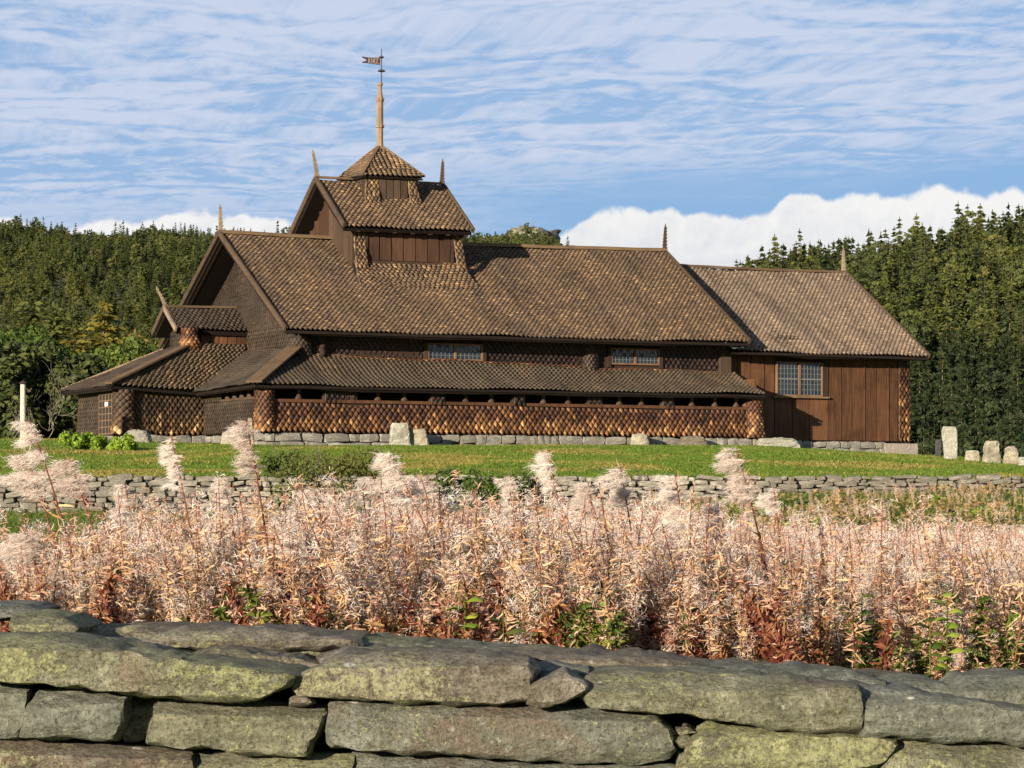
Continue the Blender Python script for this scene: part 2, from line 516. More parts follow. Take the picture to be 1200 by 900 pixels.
class MB:
    def __init__(s):
        s.v = []; s.f = []; s.r = []

    def face(s, pts, r=0.5):
        i = len(s.v)
        s.v += [tuple(p) for p in pts]
        s.f.append(tuple(range(i, i + len(pts)))); s.r.append(r)

    def hexa(s, b, t, r=0.5):
        """b, t: four points each (counter-clockwise seen from t's side)"""
        i = len(s.v)
        s.v += [tuple(p) for p in b] + [tuple(p) for p in t]
        s.f += [(i + 3, i + 2, i + 1, i), (i + 4, i + 5, i + 6, i + 7)]
        for k in range(4):
            s.f.append((i + k, i + (k + 1) % 4, i + 4 + (k + 1) % 4, i + 4 + k))
        s.r += [r] * 6

    def box(s, x0, x1, y0, y1, z0, z1, r=0.5):
        s.hexa([(x0, y0, z0), (x1, y0, z0), (x1, y1, z0), (x0, y1, z0)], [(x0, y0, z1), (x1, y0, z1), (x1, y1, z1), (x0, y1, z1)], r)

    def bar(s, p, q, w, h, up=(0, 0, 1), r=0.5):
        p = Vector(p); q = Vector(q); d = (q - p).normalized()
        side = d.cross(Vector(up)).normalized() * (w / 2)
        u = side.cross(d).normalized() * (h / 2)
        s.hexa([p - side - u, p + side - u, p + side + u, p - side + u], [q - side - u, q + side - u, q + side + u, q - side + u], r)

    def slab(s, tl, tr, br, bl, th, r=0.5):
        tl, tr, br, bl = map(Vector, (tl, tr, br, bl))
        n = (bl - tl).cross(tr - tl).normalized() * th
        s.hexa([p - n for p in (bl, br, tr, tl)], [bl, br, tr, tl], r)

    def lathe(s, prof, cx, cy, seg=10, r=0.5, ax=1.0, ay=1.0):
        i = len(s.v)
        for (rr, z) in prof:
            for k in range(seg):
                a = 2 * math.pi * k / seg
                s.v.append((cx + rr * ax * math.cos(a), cy + rr * ay * math.sin(a), z))
        for j in range(len(prof) - 1):
            for k in range(seg):
                a = i + j * seg + k; b = i + j * seg + (k + 1) % seg
                s.f.append((a, b, b + seg, a + seg)); s.r.append(r)
        s.f.append(tuple(reversed(range(i, i + seg)))); s.r.append(r)
        n = i + (len(prof) - 1) * seg
        s.f.append(tuple(range(n, n + seg))); s.r.append(r)

    def mesh(s, name, m, dz=0.0, smooth=False):
        me = bpy.data.meshes.new(name)
        me.from_pydata([(x, y, z - dz) for x, y, z in s.v], [], s.f)
        a = me.attributes.new('rnd', 'FLOAT', 'FACE')
        a.data.foreach_set('value', np.asarray(s.r, np.float32))
        for q in (m if isinstance(m, (list, tuple)) else [m]):
            me.materials.append(MATS[q])
        if smooth:
            me.polygons.foreach_set('use_smooth', np.ones(len(s.f), bool))
        me.update()
        return me


# ------------------------------------------------------------------ the ground
def interp(x, xs, ys):
    return np.interp(x, xs, ys)


def sstep(x, a, b):
    t = np.clip((x - a) / (b - a), 0, 1)
    return t * t * (3 - 2 * t)


def gz(X, Y):
    X = np.asarray(X, float); Y = np.asarray(Y, float)
    z = interp(Y, [-50, 7.7, 8.4, 9.3, 9.8, 15, 30, 45, 65, 84.4, 84.9, 85.6, 100, 115, 125, 135, 165, 200, 260, 400, 4000],
               [-1.6, -1.6, -1.3, -1.1, -1.05, -1.15, -1.3, -1.1, -.55, -.12, .2, 1.0, 1.72, 2.4, 2.76, 2.86, 2.9, 2.5, 1.0, 0.0, 0.0])
    lower = (Y > 9.8) & (Y < 84.6)
    z = np.where(lower, z + 0.38 * sstep(X, 2, 10) * sstep(Y, 40, 80), z)
    z = z + .28 * sstep(-X, 9, 21) * sstep(Y, 95, 125) * (1 - sstep(Y, 170, 220))
    fall = np.clip(X - 10, 0, 40) * 0.06 * sstep(Y, 86, 112)
    z = z - fall
    z = np.where((Y > 88) & (Y < 200), z + 0.10 * np.sin(X * 0.35 + 1) * np.sin(Y * 0.22) * sstep(Y, 88, 95) * (1 - sstep(Y, 118, 126)), z)
    return z


xs = np.concatenate([np.linspace(-3000, -120, 14), np.linspace(-100, -32, 18), np.linspace(-30, 30, 121), np.linspace(32, 100, 18), np.linspace(120, 3000, 14)])
ys = np.concatenate([[-300, -50, 0, 5], np.linspace(7, 10, 9), np.linspace(11, 83, 50), np.linspace(84, 86, 9), np.linspace(87, 200, 90), np.linspace(210, 420, 15), [600, 1000, 2000, 4000]])
XX, YY = np.meshgrid(xs, ys)
ZZ = gz(XX, YY)
nx, ny = len(xs), len(ys)
idx = np.arange(nx * ny).reshape(ny, nx)
F = np.stack([idx[:-1, :-1], idx[:-1, 1:], idx[1:, 1:], idx[1:, :-1]], -1).reshape(-1, 4)
g = link('ground', mesh_np('ground', np.stack([XX, YY, ZZ], -1).reshape(-1, 3), F, 'meadow_ground', smooth=True))
tag(g, kind='structure')


# ------------------------------------------------------------------ the stave church
AZ = R(26)
O = Vector(((308 - 600) / 3500 * 130, 130, 3.0))
BZ = 3.0
UE = Vector((math.cos(AZ), math.sin(AZ), 0)); UN = Vector((-math.sin(AZ), math.cos(AZ), 0))


def cw(u, v, z=BZ):
    p = O + UE * u + UN * v
    return Vector((p.x, p.y, z))


church = bpy.data.objects.new('stave_church', None)
COL.objects.link(church)
church.location = O
church.rotation_euler = (0, 0, AZ)
tag(church, 'old brown wooden stave church with shingled roofs and turret on the lawn', 'church')


def part(name, mb, m, parent=None, label=None, smooth=False, kind=None):
    o = link(name, mb.mesh(name, m, BZ, smooth), parent or church)
    if label: o['label'] = label
    if kind: o['kind'] = kind
    return o


def bilinear(tl, tr, br, bl, sag=0.0, dip=0.0):
    tl, tr, br, bl = [np.array(p, float) for p in (tl, tr, br, bl)]
    n = np.cross(bl - tl, tr - tl); n /= np.linalg.norm(n)

    def fn(s, t):
        s = s[..., None]; t = t[..., None]
        p = (tl * (1 - s) + tr * s) * (1 - t) + (bl * (1 - s) + br * s) * t
        wob = 0.03 * np.sin(p[..., :1] * .55 + 1.3) + 0.022 * np.sin(p[..., :1] * 1.17 + p[..., 1:2]) + 0.018 * np.sin(p[..., :1] * 2.1 + p[..., 2:] * 1.7) + 0.014 * np.sin(p[..., 1:2] * 3.1 + p[..., 2:] * 2.3 + 1)
        p = p - n * sag * np.sin(math.pi * t) + n * wob
        p[..., 2] -= (dip * np.sin(math.pi * s) * (1 - .55 * t))[..., 0]
        return p
    L = 0.5 * (np.linalg.norm(bl - tl) + np.linalg.norm(br - tr))
    W = lambda t: np.linalg.norm((tl * (1 - t) + bl * t) - (tr * (1 - t) + br * t))
    return fn, W, L


TA = np.array([-.5, 0, .5, -.5, 0, .5, 0, -.5, 0, .5, -.5, .5])
TB = np.array([0, 0, 0, .7, .7, .7, 1, .7, 1, .7, 0, 0])
TH = np.array([0, .5, 0, 0, 1, 0, .75, 0, 0, 0, 0, 0])      # crown share
SK = np.array([0, 0, 0, 0, 0, 0, 0, 1, 1, 1, 1, 1])          # skirt
TF4 = np.array([[0, 3, 4, 1], [1, 4, 5, 2], [3, 7, 8, 6], [6, 8, 9, 5], [0, 10, 7, 3], [2, 5, 9, 11]])
TF3 = np.array([[3, 6, 4], [4, 6, 5]])


def shingles(fn, W, L, w, ex, lift, crown, tip=0.5, lo=0.0, name='shingles', m='roof_shingles', parent=None, gap=0.88, taper_r=0.0):
    rows = max(1, int(round(L / ex)))
    A = []; T0 = []; T1 = []; S = []; SW = []; rn = []; tt = []
    for i in range(rows):
        t1 = (i + 1) / rows
        width = W(min(1, t1))
        n = max(1, int(round(width / w)))
        off = 0.5 if i % 2 else 0.0
        for j in range(n + (1 if off else 0)):
            c = (j + 0.5 - off) / n
            l = max(0.0, c - 0.5 * gap / n); r = min(1.0, c + 0.5 * gap / n)
            if r - l < 0.2 / n: continue
            S.append((l + r) / 2); SW.append(r - l)
            t1j = t1 + rng.normal(0, 0.045) / rows
            T1.append(t1j + 0.32 / rows); T0.append(max(0, t1 - 1.45 / rows))
            rn.append(np.clip(rng.normal(0.5, 0.27 if 'tarred' in m or 'porch' in m else 0.2), 0, 1)); tt.append(t1)
    S = np.array(S); SW = np.array(SW); T0 = np.array(T0); T1 = np.array(T1)
    n = len(S)
    tb = TB.copy(); tb[[3, 4, 5, 7, 9]] = tip
    jl = lift * rng.uniform(0.75, 1.3, n)
    s = S[:, None] + SW[:, None] * TA[None]
    s = s + rng.normal(0, 0.02, n)[:, None] * SW[:, None] * tb[None]
    t = T0[:, None] + (T1 - T0)[:, None] * tb[None]
    tilt = rng.normal(0, 0.35, n)
    h = jl[:, None] * tb[None] + crown * TH[None] + (tilt[:, None] * crown * TA[None])
    h = np.where(SK[None] > 0, -0.005, h)
    e = 1e-3
    tc = np.clip(t, 0, 1.02)
    P = fn(s, tc)
    over = (t - tc)
    ds = fn(s + e, tc) - fn(s - e, tc); dt = fn(s, tc + e) - fn(s, tc - e)
    N = np.cross(dt, ds); N /= (np.linalg.norm(N, axis=-1, keepdims=True) + 1e-9)
    V = (P + N * h[..., None]).reshape(-1, 3)
    V[:, 2] -= BZ
    base = (np.arange(n) * 12)[:, None, None]
    F4 = (base + TF4[None]).reshape(-1, 4); F3 = (base + TF3[None]).reshape(-1, 3)
    rr = np.array(rn); q = np.array(tt)
    r4 = np.stack([rr, rr * .85, rr * .12, rr * .10, rr * .1, rr * .05], 1).ravel()  # dark end grain plus shade of gaps and right halves put into the colour
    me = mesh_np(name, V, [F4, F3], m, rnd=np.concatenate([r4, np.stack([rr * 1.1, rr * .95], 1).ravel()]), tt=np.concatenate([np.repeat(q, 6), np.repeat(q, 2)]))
    o = link(name, me, parent or church)
    o['kind'] = 'stuff'
    return o


def roof(tl, tr, br, bl, m='roof_shingles', w=0.235, ex=0.155, lift=0.072, crown=0.036, sag=0.0, name='roof_slope', parent=None, th=0.14, do=True, tip=0.5, dip=0.0):
    mb = MB()
    nn = (Vector(bl) - Vector(tl)).cross(Vector(tr) - Vector(tl)).normalized() * -.13
    if sag == 0:
        mb.slab(*[tuple(Vector(p) + nn) for p in (tl, tr, br, bl)], th)
    if sag:
        fn, W, L = bilinear(tl, tr, br, bl, sag, dip)
        ns = 8; ms = 10 if dip else 1
        for i in range(ns):
            for k in range(ms):
                q = lambda s, t: fn(np.array(float(s)), np.array(float(t)))
                mb.slab(*[Vector(c_) + nn for c_ in (q(k / ms, i / ns), q((k + 1) / ms, i / ns), q((k + 1) / ms, (i + 1) / ns), q(k / ms, (i + 1) / ns))], th)
    o = part(name, mb, 'shade_black_wood', parent)
    if do:
        fn, W, L = bilinear(tl, tr, br, bl, sag, dip)
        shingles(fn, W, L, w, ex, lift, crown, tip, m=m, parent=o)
    return o


def wall_shingles(tl, tr, br, bl, m='tarred_shingles', w=0.27, ex=0.185, parent=None, sag=0.0, lift=0.040, crown=0.012, tip=0.42):
    fn, W, L = bilinear(tl, tr, br, bl, sag)
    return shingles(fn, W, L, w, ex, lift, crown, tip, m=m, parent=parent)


RIDGE_V = 9.05
# ---- nave
mb = MB()
N0, N1, VS, VN = 2.6, 24.55, 2.4, 15.7
mb.box(N0, N1, VS, VN, 2.2, 8.6)
mb.hexa([(N0, VS, 8.6), (N0, VN, 8.6), (N0, RIDGE_V + .01, 12.4), (N0, RIDGE_V - .01, 12.4)][::-1],
        [(N1, VS, 8.6), (N1, VN, 8.6), (N1, RIDGE_V + .01, 12.4), (N1, RIDGE_V - .01, 12.4)][::-1])
nave = part('nave_wall', mb, 'dark_wood')
# clerestory shingles on the south wall, split round the two windows
zc1 = 8.25
for (u0, u1) in ((2.6, 8.8), (11.85, 18.2), (21.1, 24.55)):
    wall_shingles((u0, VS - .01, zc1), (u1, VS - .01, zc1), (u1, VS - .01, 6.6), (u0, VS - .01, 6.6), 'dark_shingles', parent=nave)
# west gable shingles (grey)
wg = 2.58
sl = .589
gt = lambda v: 12.30 - sl * abs(v - RIDGE_V)
wall_shingles((wg, RIDGE_V + .3, 12.2), (wg, RIDGE_V - .3, 12.2), (wg, 2.35, 8.35), (wg, 15.8, 8.35), 'grey_shingles', parent=nave, w=.25, ex=.17)
wall_shingles((wg, 15.8, 8.35), (wg, 2.35, 8.35), (wg, 2.35, 6.6), (wg, 15.8, 6.6), 'grey_shingles', parent=nave, w=.25, ex=.17)

VE, ZE, VR, ZR = .80, 8.07, RIDGE_V, 12.93
UW, UEe = 1.40, 24.95
nroof = roof((UW, VR, ZR), (UEe, VR, ZR + .06), (UEe, VE, ZE), (UW, VE, ZE), sag=.05, name='nave_roof', dip=.11)
roof((UEe, VR, ZR + .06), (UW, VR, ZR), (UW, 2 * VR - VE, ZE), (UEe, 2 * VR - VE, ZE), name='nave_roof_north', w=.5, ex=.5)


def trim(name, pts, w, h, m, parent, up=(0, 0, 1)):
    mb = MB()
    for p, q in pts:
        mb.bar(p, q, w, h, up)
    return part(name, mb, m, parent)


def cap(u0, u1, v, z0, z1, dip, w, h, parent, n=14):
    mb = MB()
    for i in range(n):
        a, b = i / n, (i + 1) / n
        za = z0 + (z1 - z0) * a - dip * math.sin(PI * a) + .012 * math.sin(i * 2.3)
        zb = z0 + (z1 - z0) * b - dip * math.sin(PI * b) + .012 * math.sin((i + 1) * 2.3)
        mb.bar((u0 + (u1 - u0) * a, v, za), (u0 + (u1 - u0) * b, v, zb), w, h)
    return part('ridge_cap', mb, 'cap_boards', parent)


PI = math.pi
cap(UW - .05, UEe + .05, VR - .10, ZR + .06, ZR + .12, .11, .28, .10, nroof)
cap(UW - .05, UEe + .05, VR, ZR + .13, ZR + .19, .11, .10, .10, nroof)
for u in (UW - .06, UEe + .04):
    trim('verge_board', [((u, VR, ZR + .05), (u, VE - .05, ZE + .0)), ], .09, .26, 'verge_boards', nroof)
    trim('verge_board', [((u, VR, ZR + .05), (u, 2 * VR - VE + .05, ZE + .0))], .09, .26, 'verge_boards', nroof)
trim('verge_board', [((UW + .18, VR, ZR - .2), (UW + .18, 2 * VR - VE, ZE - .2)), ((UW + .18, VR, ZR - .2), (UW + .18, VE + .2, ZE - .14))], .10, .22, 'dark_wood', nroof)
trim('eave_board', [((UW, VE + .08, ZE - .14), (UEe, VE + .08, ZE - .14))], .10, .12, 'shade_black_wood', nroof)


# ---- windows
def window(u0, u1, z0, z1, v, rows, cols, parent, sill=False, halves=2, mid=False):
    mb = MB()
    fr = .07
    vo = v - .10
    mb.box(u0, u1, vo, v + .02, z0, z0 + fr); mb.box(u0, u1, vo, v + .02, z1 - fr, z1)
    cx = np.linspace(u0, u1, halves + 1)
    for i, c in enumerate(cx):
        ww = .10 if 0 < i < halves else .08
        a = u0 if i == 0 else (u1 - ww if i == halves else c - ww / 2)
        mb.box(a, a + ww, vo - .004, v + .018, z0 + fr, z1 - fr)
    win = part('window', mb, 'window_wood', parent)
    for h in range(halves):
        gb = MB(); gl = MB()
        a = cx[h] + .08; b = cx[h + 1] - .08
        for i in range(cols):
            for j in range(rows):
                x0 = a + (b - a) * i / cols; x1 = a + (b - a) * (i + 1) / cols
                y0 = z0 + fr + (z1 - z0 - 2 * fr) * j / rows; y1 = z0 + fr + (z1 - z0 - 2 * fr) * (j + 1) / rows
                d = [random.uniform(-.006, .006) for _ in range(4)]
                vg = v - .03
                gl.face([(x0, vg + d[0], y0), (x1, vg + d[1], y0), (x1, vg + d[2], y1), (x0, vg + d[0] + d[2] - d[1], y1)], random.random())
        for i in range(1, cols):
            x = a + (b - a) * i / cols
            gb.box(x - .010, x + .010, v - .058, v - .042, z0 + fr, z1 - fr)
        for j in range(1, rows):
            z = z0 + fr + (z1 - z0 - 2 * fr) * j / rows
            hh = .03 if (mid and j == rows // 2) else .009
            gb.box(a, b, v - .064, v - .0425, z - hh, z + hh)
        part('pane', gl, 'old_glass', win)
        part('glazing_bar', gb, 'bar_paint', win)
    if sill:
        sb = MB()
        sb.box(u0 - .25, u1 + .3, v - .22, v - .003, z0 - .09, z0 - .004)
        part('sill', sb, 'cap_boards', win)
    return win


for a, b in ((8.9, 11.7), (18.35, 20.95)):
    window(a, b, 6.93, 7.70, VS - .03, 4, 6, nave)
    for x_ in (a - .16, b + .01):
        mb = MB()
        mb.box(x_, x_ + .15, VS - .16, VS, 6.8, 8.2)
        part('window_jamb', mb, 'dark_wood', nave)
# rounded shingled corner posts and pilasters on the clerestory


def column(cu, cv, r0, r1, z0, z1, a0, a1, m, parent, name='corner_post', w=.22, ex=.15, flat=1.0):
    def fn(s, t):
        a = a0 + (a1 - a0) * s
        rr = r0 + (r1 - r0) * np.clip(t, 0, 1) ** 2.5
        return np.stack([cu + rr * np.cos(a), cv + rr * np.sin(a) * flat, z1 + (z0 - z1) * t], -1)
    mb = MB()
    mb.lathe([(r1 * .9, z0), (r0 * .95, (z0 + z1) / 2), (r0 * .95, z1)], cu, cv, 12)
    o = part(name, mb, 'dark_wood', parent)
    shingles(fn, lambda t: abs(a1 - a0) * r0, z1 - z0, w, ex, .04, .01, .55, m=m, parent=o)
    return o


PI = math.pi
column(2.75, 2.5, .5, .55, 6.7, 7.75, PI, 2 * PI, 'grey_shingles', nave)
column(17.35, 2.5, .42, .42, 6.6, 8.1, PI, 2 * PI, 'dark_shingles', nave, name='pilaster')
mb = MB(); mb.box(24.2, 24.75, 2.1, 2.39, 6.5, 8.2)
part('corner_board', mb, 'grey_planks', nave)
# carved dark bracket under the eave at the west end
mb = MB()
mb.lathe([(.10, 6.95), (.16, 7.05), (.10, 7.25), (.17, 7.4), (.13, 7.6), (.2, 7.75), (.2, 8.1)], 3.65, 2.05, 8)
part('bracket', mb, 'dark_wood', nave)
mb = MB()
mb.bar((23.75, .95, 8.02), (24.3, 1.15, 7.78), .07, .05); mb.bar((24.3, 1.15, 7.78), (24.9, 1.25, 7.86), .08, .08)
mb.bar((23.75, .95, 7.75), (23.75, .95, 8.0), .05, .05)
part('gutter_spout', mb, 'zinc', nroof)
# upper eave rafters' ends
mb = MB()
for i in range(27):
    u = 2.0 + i * .87
    mb.bar((u, VE + .25, ZE - .22), (u, VS, ZE + .66), .12, .14)
part('rafter', mb, 'dark_wood', nroof, kind='stuff')

# ---- south aisle
mb = MB()
A1 = 25.16
aisle = part('aisle_wall', (mb.box(.04, A1 - .04, .06, .26, 3.5, 4.86), mb)[1], 'dark_wood')
wall_shingles((.25, .03, 4.78), (A1 - .3, .03, 4.78), (A1 - .3, -.12, 3.5), (.25, -.12, 3.5), 'tarred_shingles', parent=aisle)
mb = MB(); mb.box(.3, A1 - .2, -.06, .3, 4.80, 4.94)
part('rail', mb, 'tarred_planks', aisle)
mb = MB(); mb.box(.3, A1 - .2, .0, .22, 5.50, 5.62)
part('wall_plate', mb, 'dark_wood', aisle)
# dark gallery behind the openings
mb = MB(); mb.box(2.4, A1 - .3, 1.9, 2.1, 3.4, 6.55)
part('inner_wall', mb, 'dark_wood', aisle)


def u_at(px, v):
    k = (px - 600) / 3500
    bx = O.x + UN.x * v; by = O.y + UN.y * v
    return (k * by - bx) / (UE.x - k * UE.y)


bal = None
for px in (351, 444, 475, 547, 577, 638, 667, 727, 753, 812, 839, 864):
    u = u_at(px, 0)
    if bal is None:
        m_ = MB()
        pr = [(.16, 0), (.17, .08), (.10, .14), (.085, .25), (.10, .34), (.15, .40), (.165, .50), (.17, .58)]
        m_.lathe(pr, 0, 0, 10, ax=1.0, ay=.7)
        bal = m_.mesh('baluster', 'grey_planks', 0, True)
    link('baluster', bal, aisle, loc=(u, .1, 4.93 - BZ))
for x0, x1 in ((380, 418), (505, 522), (601, 615), (689, 706), (776, 790)):
    a, b = u_at(x0, 0), u_at(x1, 0)
    mb = MB(); mb.box(a, b, -.02, .28, 4.86, 5.56)
    o = part('gallery_post', mb, 'dark_wood', aisle)
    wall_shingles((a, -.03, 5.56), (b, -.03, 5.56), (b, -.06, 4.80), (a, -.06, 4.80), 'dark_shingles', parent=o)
column(.12, .12, .42, .5, 3.5, 5.5, PI * .75, PI * 1.95, 'tarred_shingles', aisle)
column(A1 - .35, .25, .5, .62, 3.5, 5.55, PI * .95, PI * 2.2, 'tarred_shingles', aisle)
# east end of the aisle
mb = MB(); mb.box(A1 - .14, A1 - .02, .4, 2.4, 3.4, 6.3)
part('end_wall', mb, 'tarred_planks', aisle)
# aisle roof, top line sagging to the east
AE, AZE = -.60, 5.57
aroof = roof((2.3, 2.42, 7.14), (25.05, 2.42, 6.72), (25.08, AE, AZE), (-.6, AE, AZE), 'aisle_roof_shingles', sag=.10, dip=.05, name='aisle_roof', crown=.024, lift=.06)
trim('eave_board', [((-.6, AE + .08, AZE - .13), (25.05, AE + .08, AZE - .13))], .1, .1, 'shade_black_wood', aroof)
# orange upper course tucked against the wall
wall_shingles((3.6, 2.36, 7.10), (25.0, 2.36, 6.70), (25.0, 2.12, 6.60), (3.4, 2.12, 6.98), 'tarred_shingles', parent=aroof, ex=.14)

# ---- west aisle and porch
WV = 7.4
mb = MB(); mb.box(.06, .26, .2, WV, 3.5, 5.05)
wwall = part('west_aisle_wall', mb, 'dark_wood')
wall_shingles((.03, WV, 4.95), (.03, .5, 4.95), (-.10, .5, 3.5), (-.10, WV, 3.5), 'grey_shingles', parent=wwall)
wall_shingles((.03, WV, 5.45), (.03, 5.2, 5.45), (.03, 5.2, 4.93), (.03, WV, 4.93), 'grey_shingles', parent=wwall)
mb = MB(); mb.box(.28, .4, .5, WV, 4.8, 5.6)
part('inner_wall', mb, 'interior_dark', wwall)
mb = MB(); mb.box(-.06, .22, .3, 5.2, 4.96, 5.06)
part('rail', mb, 'grey_planks', wwall)
for v in (.9, 1.9, 2.8, 3.7, 4.6):
    link('baluster', bal, wwall, loc=(.1, v, 5.06 - BZ), rot=(0, 0, R(90)))
# porch walls
PS0 = (-4.25, 6.75); PS1 = (0.0, 7.35); PN = 12.5
mb = MB()
mb.hexa([(PS0[0], PS0[1], 3.4), (PS1[0], PS1[1], 3.4), (0, PN, 3.4), (PS0[0], PN, 3.4)], [(PS0[0], PS0[1], 5.6), (PS1[0], PS1[1], 5.6), (0, PN, 5.6), (PS0[0], PN, 5.6)])
porch = part('porch_wall', mb, 'dark_wood')
wall_shingles((PS0[0], PS0[1] - .02, 5.5), (PS1[0], PS1[1] - .02, 5.5), (PS1[0], PS1[1] - .2, 3.5), (PS0[0], PS0[1] - .2, 3.5), 'porch_shingles', parent=porch)
for (va, vb) in ((PN + .1, 9.3), (7.35, 6.6)):
    wall_shingles((PS0[0] - .02, va, 5.5), (PS0[0] - .02, vb, 5.5), (PS0[0] - .2, vb, 3.5), (PS0[0] - .2, va, 3.5), 'grey_shingles', parent=porch)
wall_shingles((PS0[0] - .02, 9.4, 5.7), (PS0[0] - .02, 7.3, 5.7), (PS0[0] - .02, 7.3, 5.42), (PS0[0] - .02, 9.4, 5.42), 'grey_shingles', parent=porch)
column(-4.05, 6.85, .5, .62, 3.5, 5.5, PI * 1.0, PI * 2.05, 'porch_shingles', porch, w=.3)
# west door: dark doorway closed by a small-paned double door
mb = MB(); mb.box(PS0[0] - .14, PS0[0] - .03, 7.32, 9.32, 3.45, 5.5)
door = part('door', mb, 'interior_dark', porch)
mb = MB()
for v in np.linspace(7.4, 9.24, 5):
    mb.box(PS0[0] - .165, PS0[0] - .145, v - .035, v + .035, 3.5, 5.38)
for z in np.linspace(3.55, 5.35, 7):
    mb.box(PS0[0] - .163, PS0[0] - .147, 7.4, 9.24, z - .022, z + .022)
part('door_frame', mb, 'cap_boards', door)
mb = MB(); mb.box(PS0[0] - .26, PS0[0] - .205, 7.8, 8.1, 4.78, 4.98)
part('notice', mb, 'white_paint', door)
mb = MB(); mb.box(PS0[0] - .9, PS0[0] - .22, 7.0, 9.6, 2.9, 3.42)
part('door_step', mb, 'concrete', porch)
# west aisle roof
wr = roof((2.5, 9.5, 7.55), (2.5, 2.3, 7.30), (-.62, -.62, AZE), (-.62, 9.5, 5.42), 'grey_shingles', sag=.08, name='west_aisle_roof', w=.26, ex=.2)
# porch roof: south slope, west slope, north slope
HT = (-.35, 8.2, 7.72)
SW = (-4.9, 6.25, 5.70)
NW = (-4.95, 13.2, 5.70)
pr1 = roof(HT, (2.55, 8.7, 7.80), (1.6, 7.2, 5.5), SW, 'aisle_roof_shingles', sag=.06, name='porch_roof', w=.26, ex=.2)
pr2 = roof((-.3, 12.2, 7.62), HT, SW, NW, 'grey_shingles', sag=.04, name='porch_roof', w=.26, ex=.2)
roof((2.5, 11.6, 7.8), (-.3, 12.2, 7.62), NW, (2.5, 13.3, 5.6), 'grey_shingles', name='porch_roof', do=False)
trim('hip_board', [((-4.98, 6.2, 5.76), (HT[0], HT[1], HT[2] + .05))], .50, .08, 'cap_boards', pr1)
trim('verge_board', [((-4.98, 13.25, 5.72), (-.3, 12.25, 7.68))], .12, .08, 'pale_wood', pr1)
trim('hip_board', [((-.68, -.68, AZE + .07), (2.5, 2.35, 7.42))], .75, .08, 'cap_boards', aroof)
trim('eave_board', [((-4.85, 6.35, 5.58), (-4.85, 13.2, 5.58)), ((-4.85, 6.35, 5.58), (-.55, 6.95, 5.38)), ((-.52, 6.95, 5.36), (-.52, -.4, 5.46))], .1, .12, 'shade_black_wood', wr)
# boss on top of the hip
mb = MB()
mb.lathe([(.2, 7.4), (.42, 7.65), (.50, 7.85), (.36, 8.05), (.34, 8.2), (.40, 8.4)], -.35, 8.35, 12)
boss = part('hip_boss', mb, 'dark_wood', pr1)


def boss_fn(s, t):
    a = PI * .8 + PI * 1.35 * s
    rr = np.interp(t, [0, .25, .4, .7, 1], [.42, .36, .38, .52, .42])
    return np.stack([-.35 + rr * np.cos(a), 8.35 + rr * np.sin(a), 8.45 - 1.0 * t], -1)


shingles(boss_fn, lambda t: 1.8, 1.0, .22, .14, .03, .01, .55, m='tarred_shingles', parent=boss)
# porch lantern
LV, LZ = 10.0, 9.45
mb = MB()
mb.box(-.25, 2.6, 8.85, 11.2, 7.0, 8.45)
mb.hexa([(-.25, 8.85, 8.45), (-.25, 11.2, 8.45), (-.25, LV + .01, 9.25), (-.25, LV - .01, 9.25)][::-1], [(2.6, 8.85, 8.45), (2.6, 11.2, 8.45), (2.6, LV + .01, 9.25), (2.6, LV - .01, 9.25)][::-1])
lan = part('lantern_wall', mb, 'dark_wood')
wall_shingles((-.28, 11.2, 8.4), (-.28, 8.9, 8.4), (-.3, 8.9, 7.4), (-.3, 11.2, 7.4), 'grey_shingles', parent=lan)
for i in range(5):
    m_ = MB(); a = .35 + i * .44
    m_.box(a + .02, a + .41, 8.74 + random.uniform(-.02, .02), 8.84, 7.55, 8.42)
    part('plank', m_, 'tarred_planks', lan)
lr = roof((-.95, LV, LZ), (2.6, LV, LZ + .06), (2.6, 8.42, 8.40), (-.95, 8.42, 8.40), 'grey_shingles', name='lantern_roof', w=.24, ex=.2)
roof((2.6, LV, LZ + .06), (-.95, LV, LZ), (-.95, 11.6, 8.38), (2.6, 11.6, 8.38), 'grey_shingles', name='lantern_roof', w=.26, ex=.22)
trim('ridge_cap', [((-1, LV, LZ + .09), (2.6, LV, LZ + .15))], .2, .1, 'cap_boards', lr)
trim('verge_board', [((-1.02, LV, LZ + .03), (-1.02, 8.35, 8.38)), ], .09, .22, 'finial_wood', lr)
trim('verge_board', [((-1.02, LV, LZ + .03), (-1.02, 11.65, 8.34))], .09, .22, 'verge_boards', lr)

# ---- chancel
CV = 2.66
C0, C1 = 24.6, 35.2
mb = MB()
mb.box(C0, C1, CV + .06, 15.4, 3.45, 8.4)
mb.hexa([(C0, CV + .1, 8.4), (C0, 15.4, 8.4), (C0, 9.06, 11.8), (C0, 9.04, 11.8)][::-1], [(C1, CV + .1, 8.4), (C1, 15.4, 8.4), (C1, 9.06, 11.8), (C1, 9.04, 11.8)][::-1])
ch = part('chancel_wall', mb, 'dark_wood')
edges = [u_at(p, CV) for p in (862, 878, 892, 908)]
wl, wr_ = u_at(908.5, CV), u_at(963, CV)
zs = 5.62
cols = [(24.7, u_at(865, CV)), (u_at(865, CV), u_at(880, CV)), (u_at(880, CV), u_at(894, CV)), (u_at(894, CV), wl - .05)]
full = [(u_at(970, CV), u_at(984, CV)), (u_at(984, CV), u_at(998, CV)), (u_at(998, CV), u_at(1012, CV)), (u_at(1012, CV), u_at(1027, CV)), (u_at(1027, CV), u_at(1040, CV)), (u_at(1040, CV), u_at(1052, CV))]
lower = [(wl - .05, u_at(928, CV)), (u_at(928, CV), u_at(948, CV)), (u_at(948, CV), u_at(970, CV))]
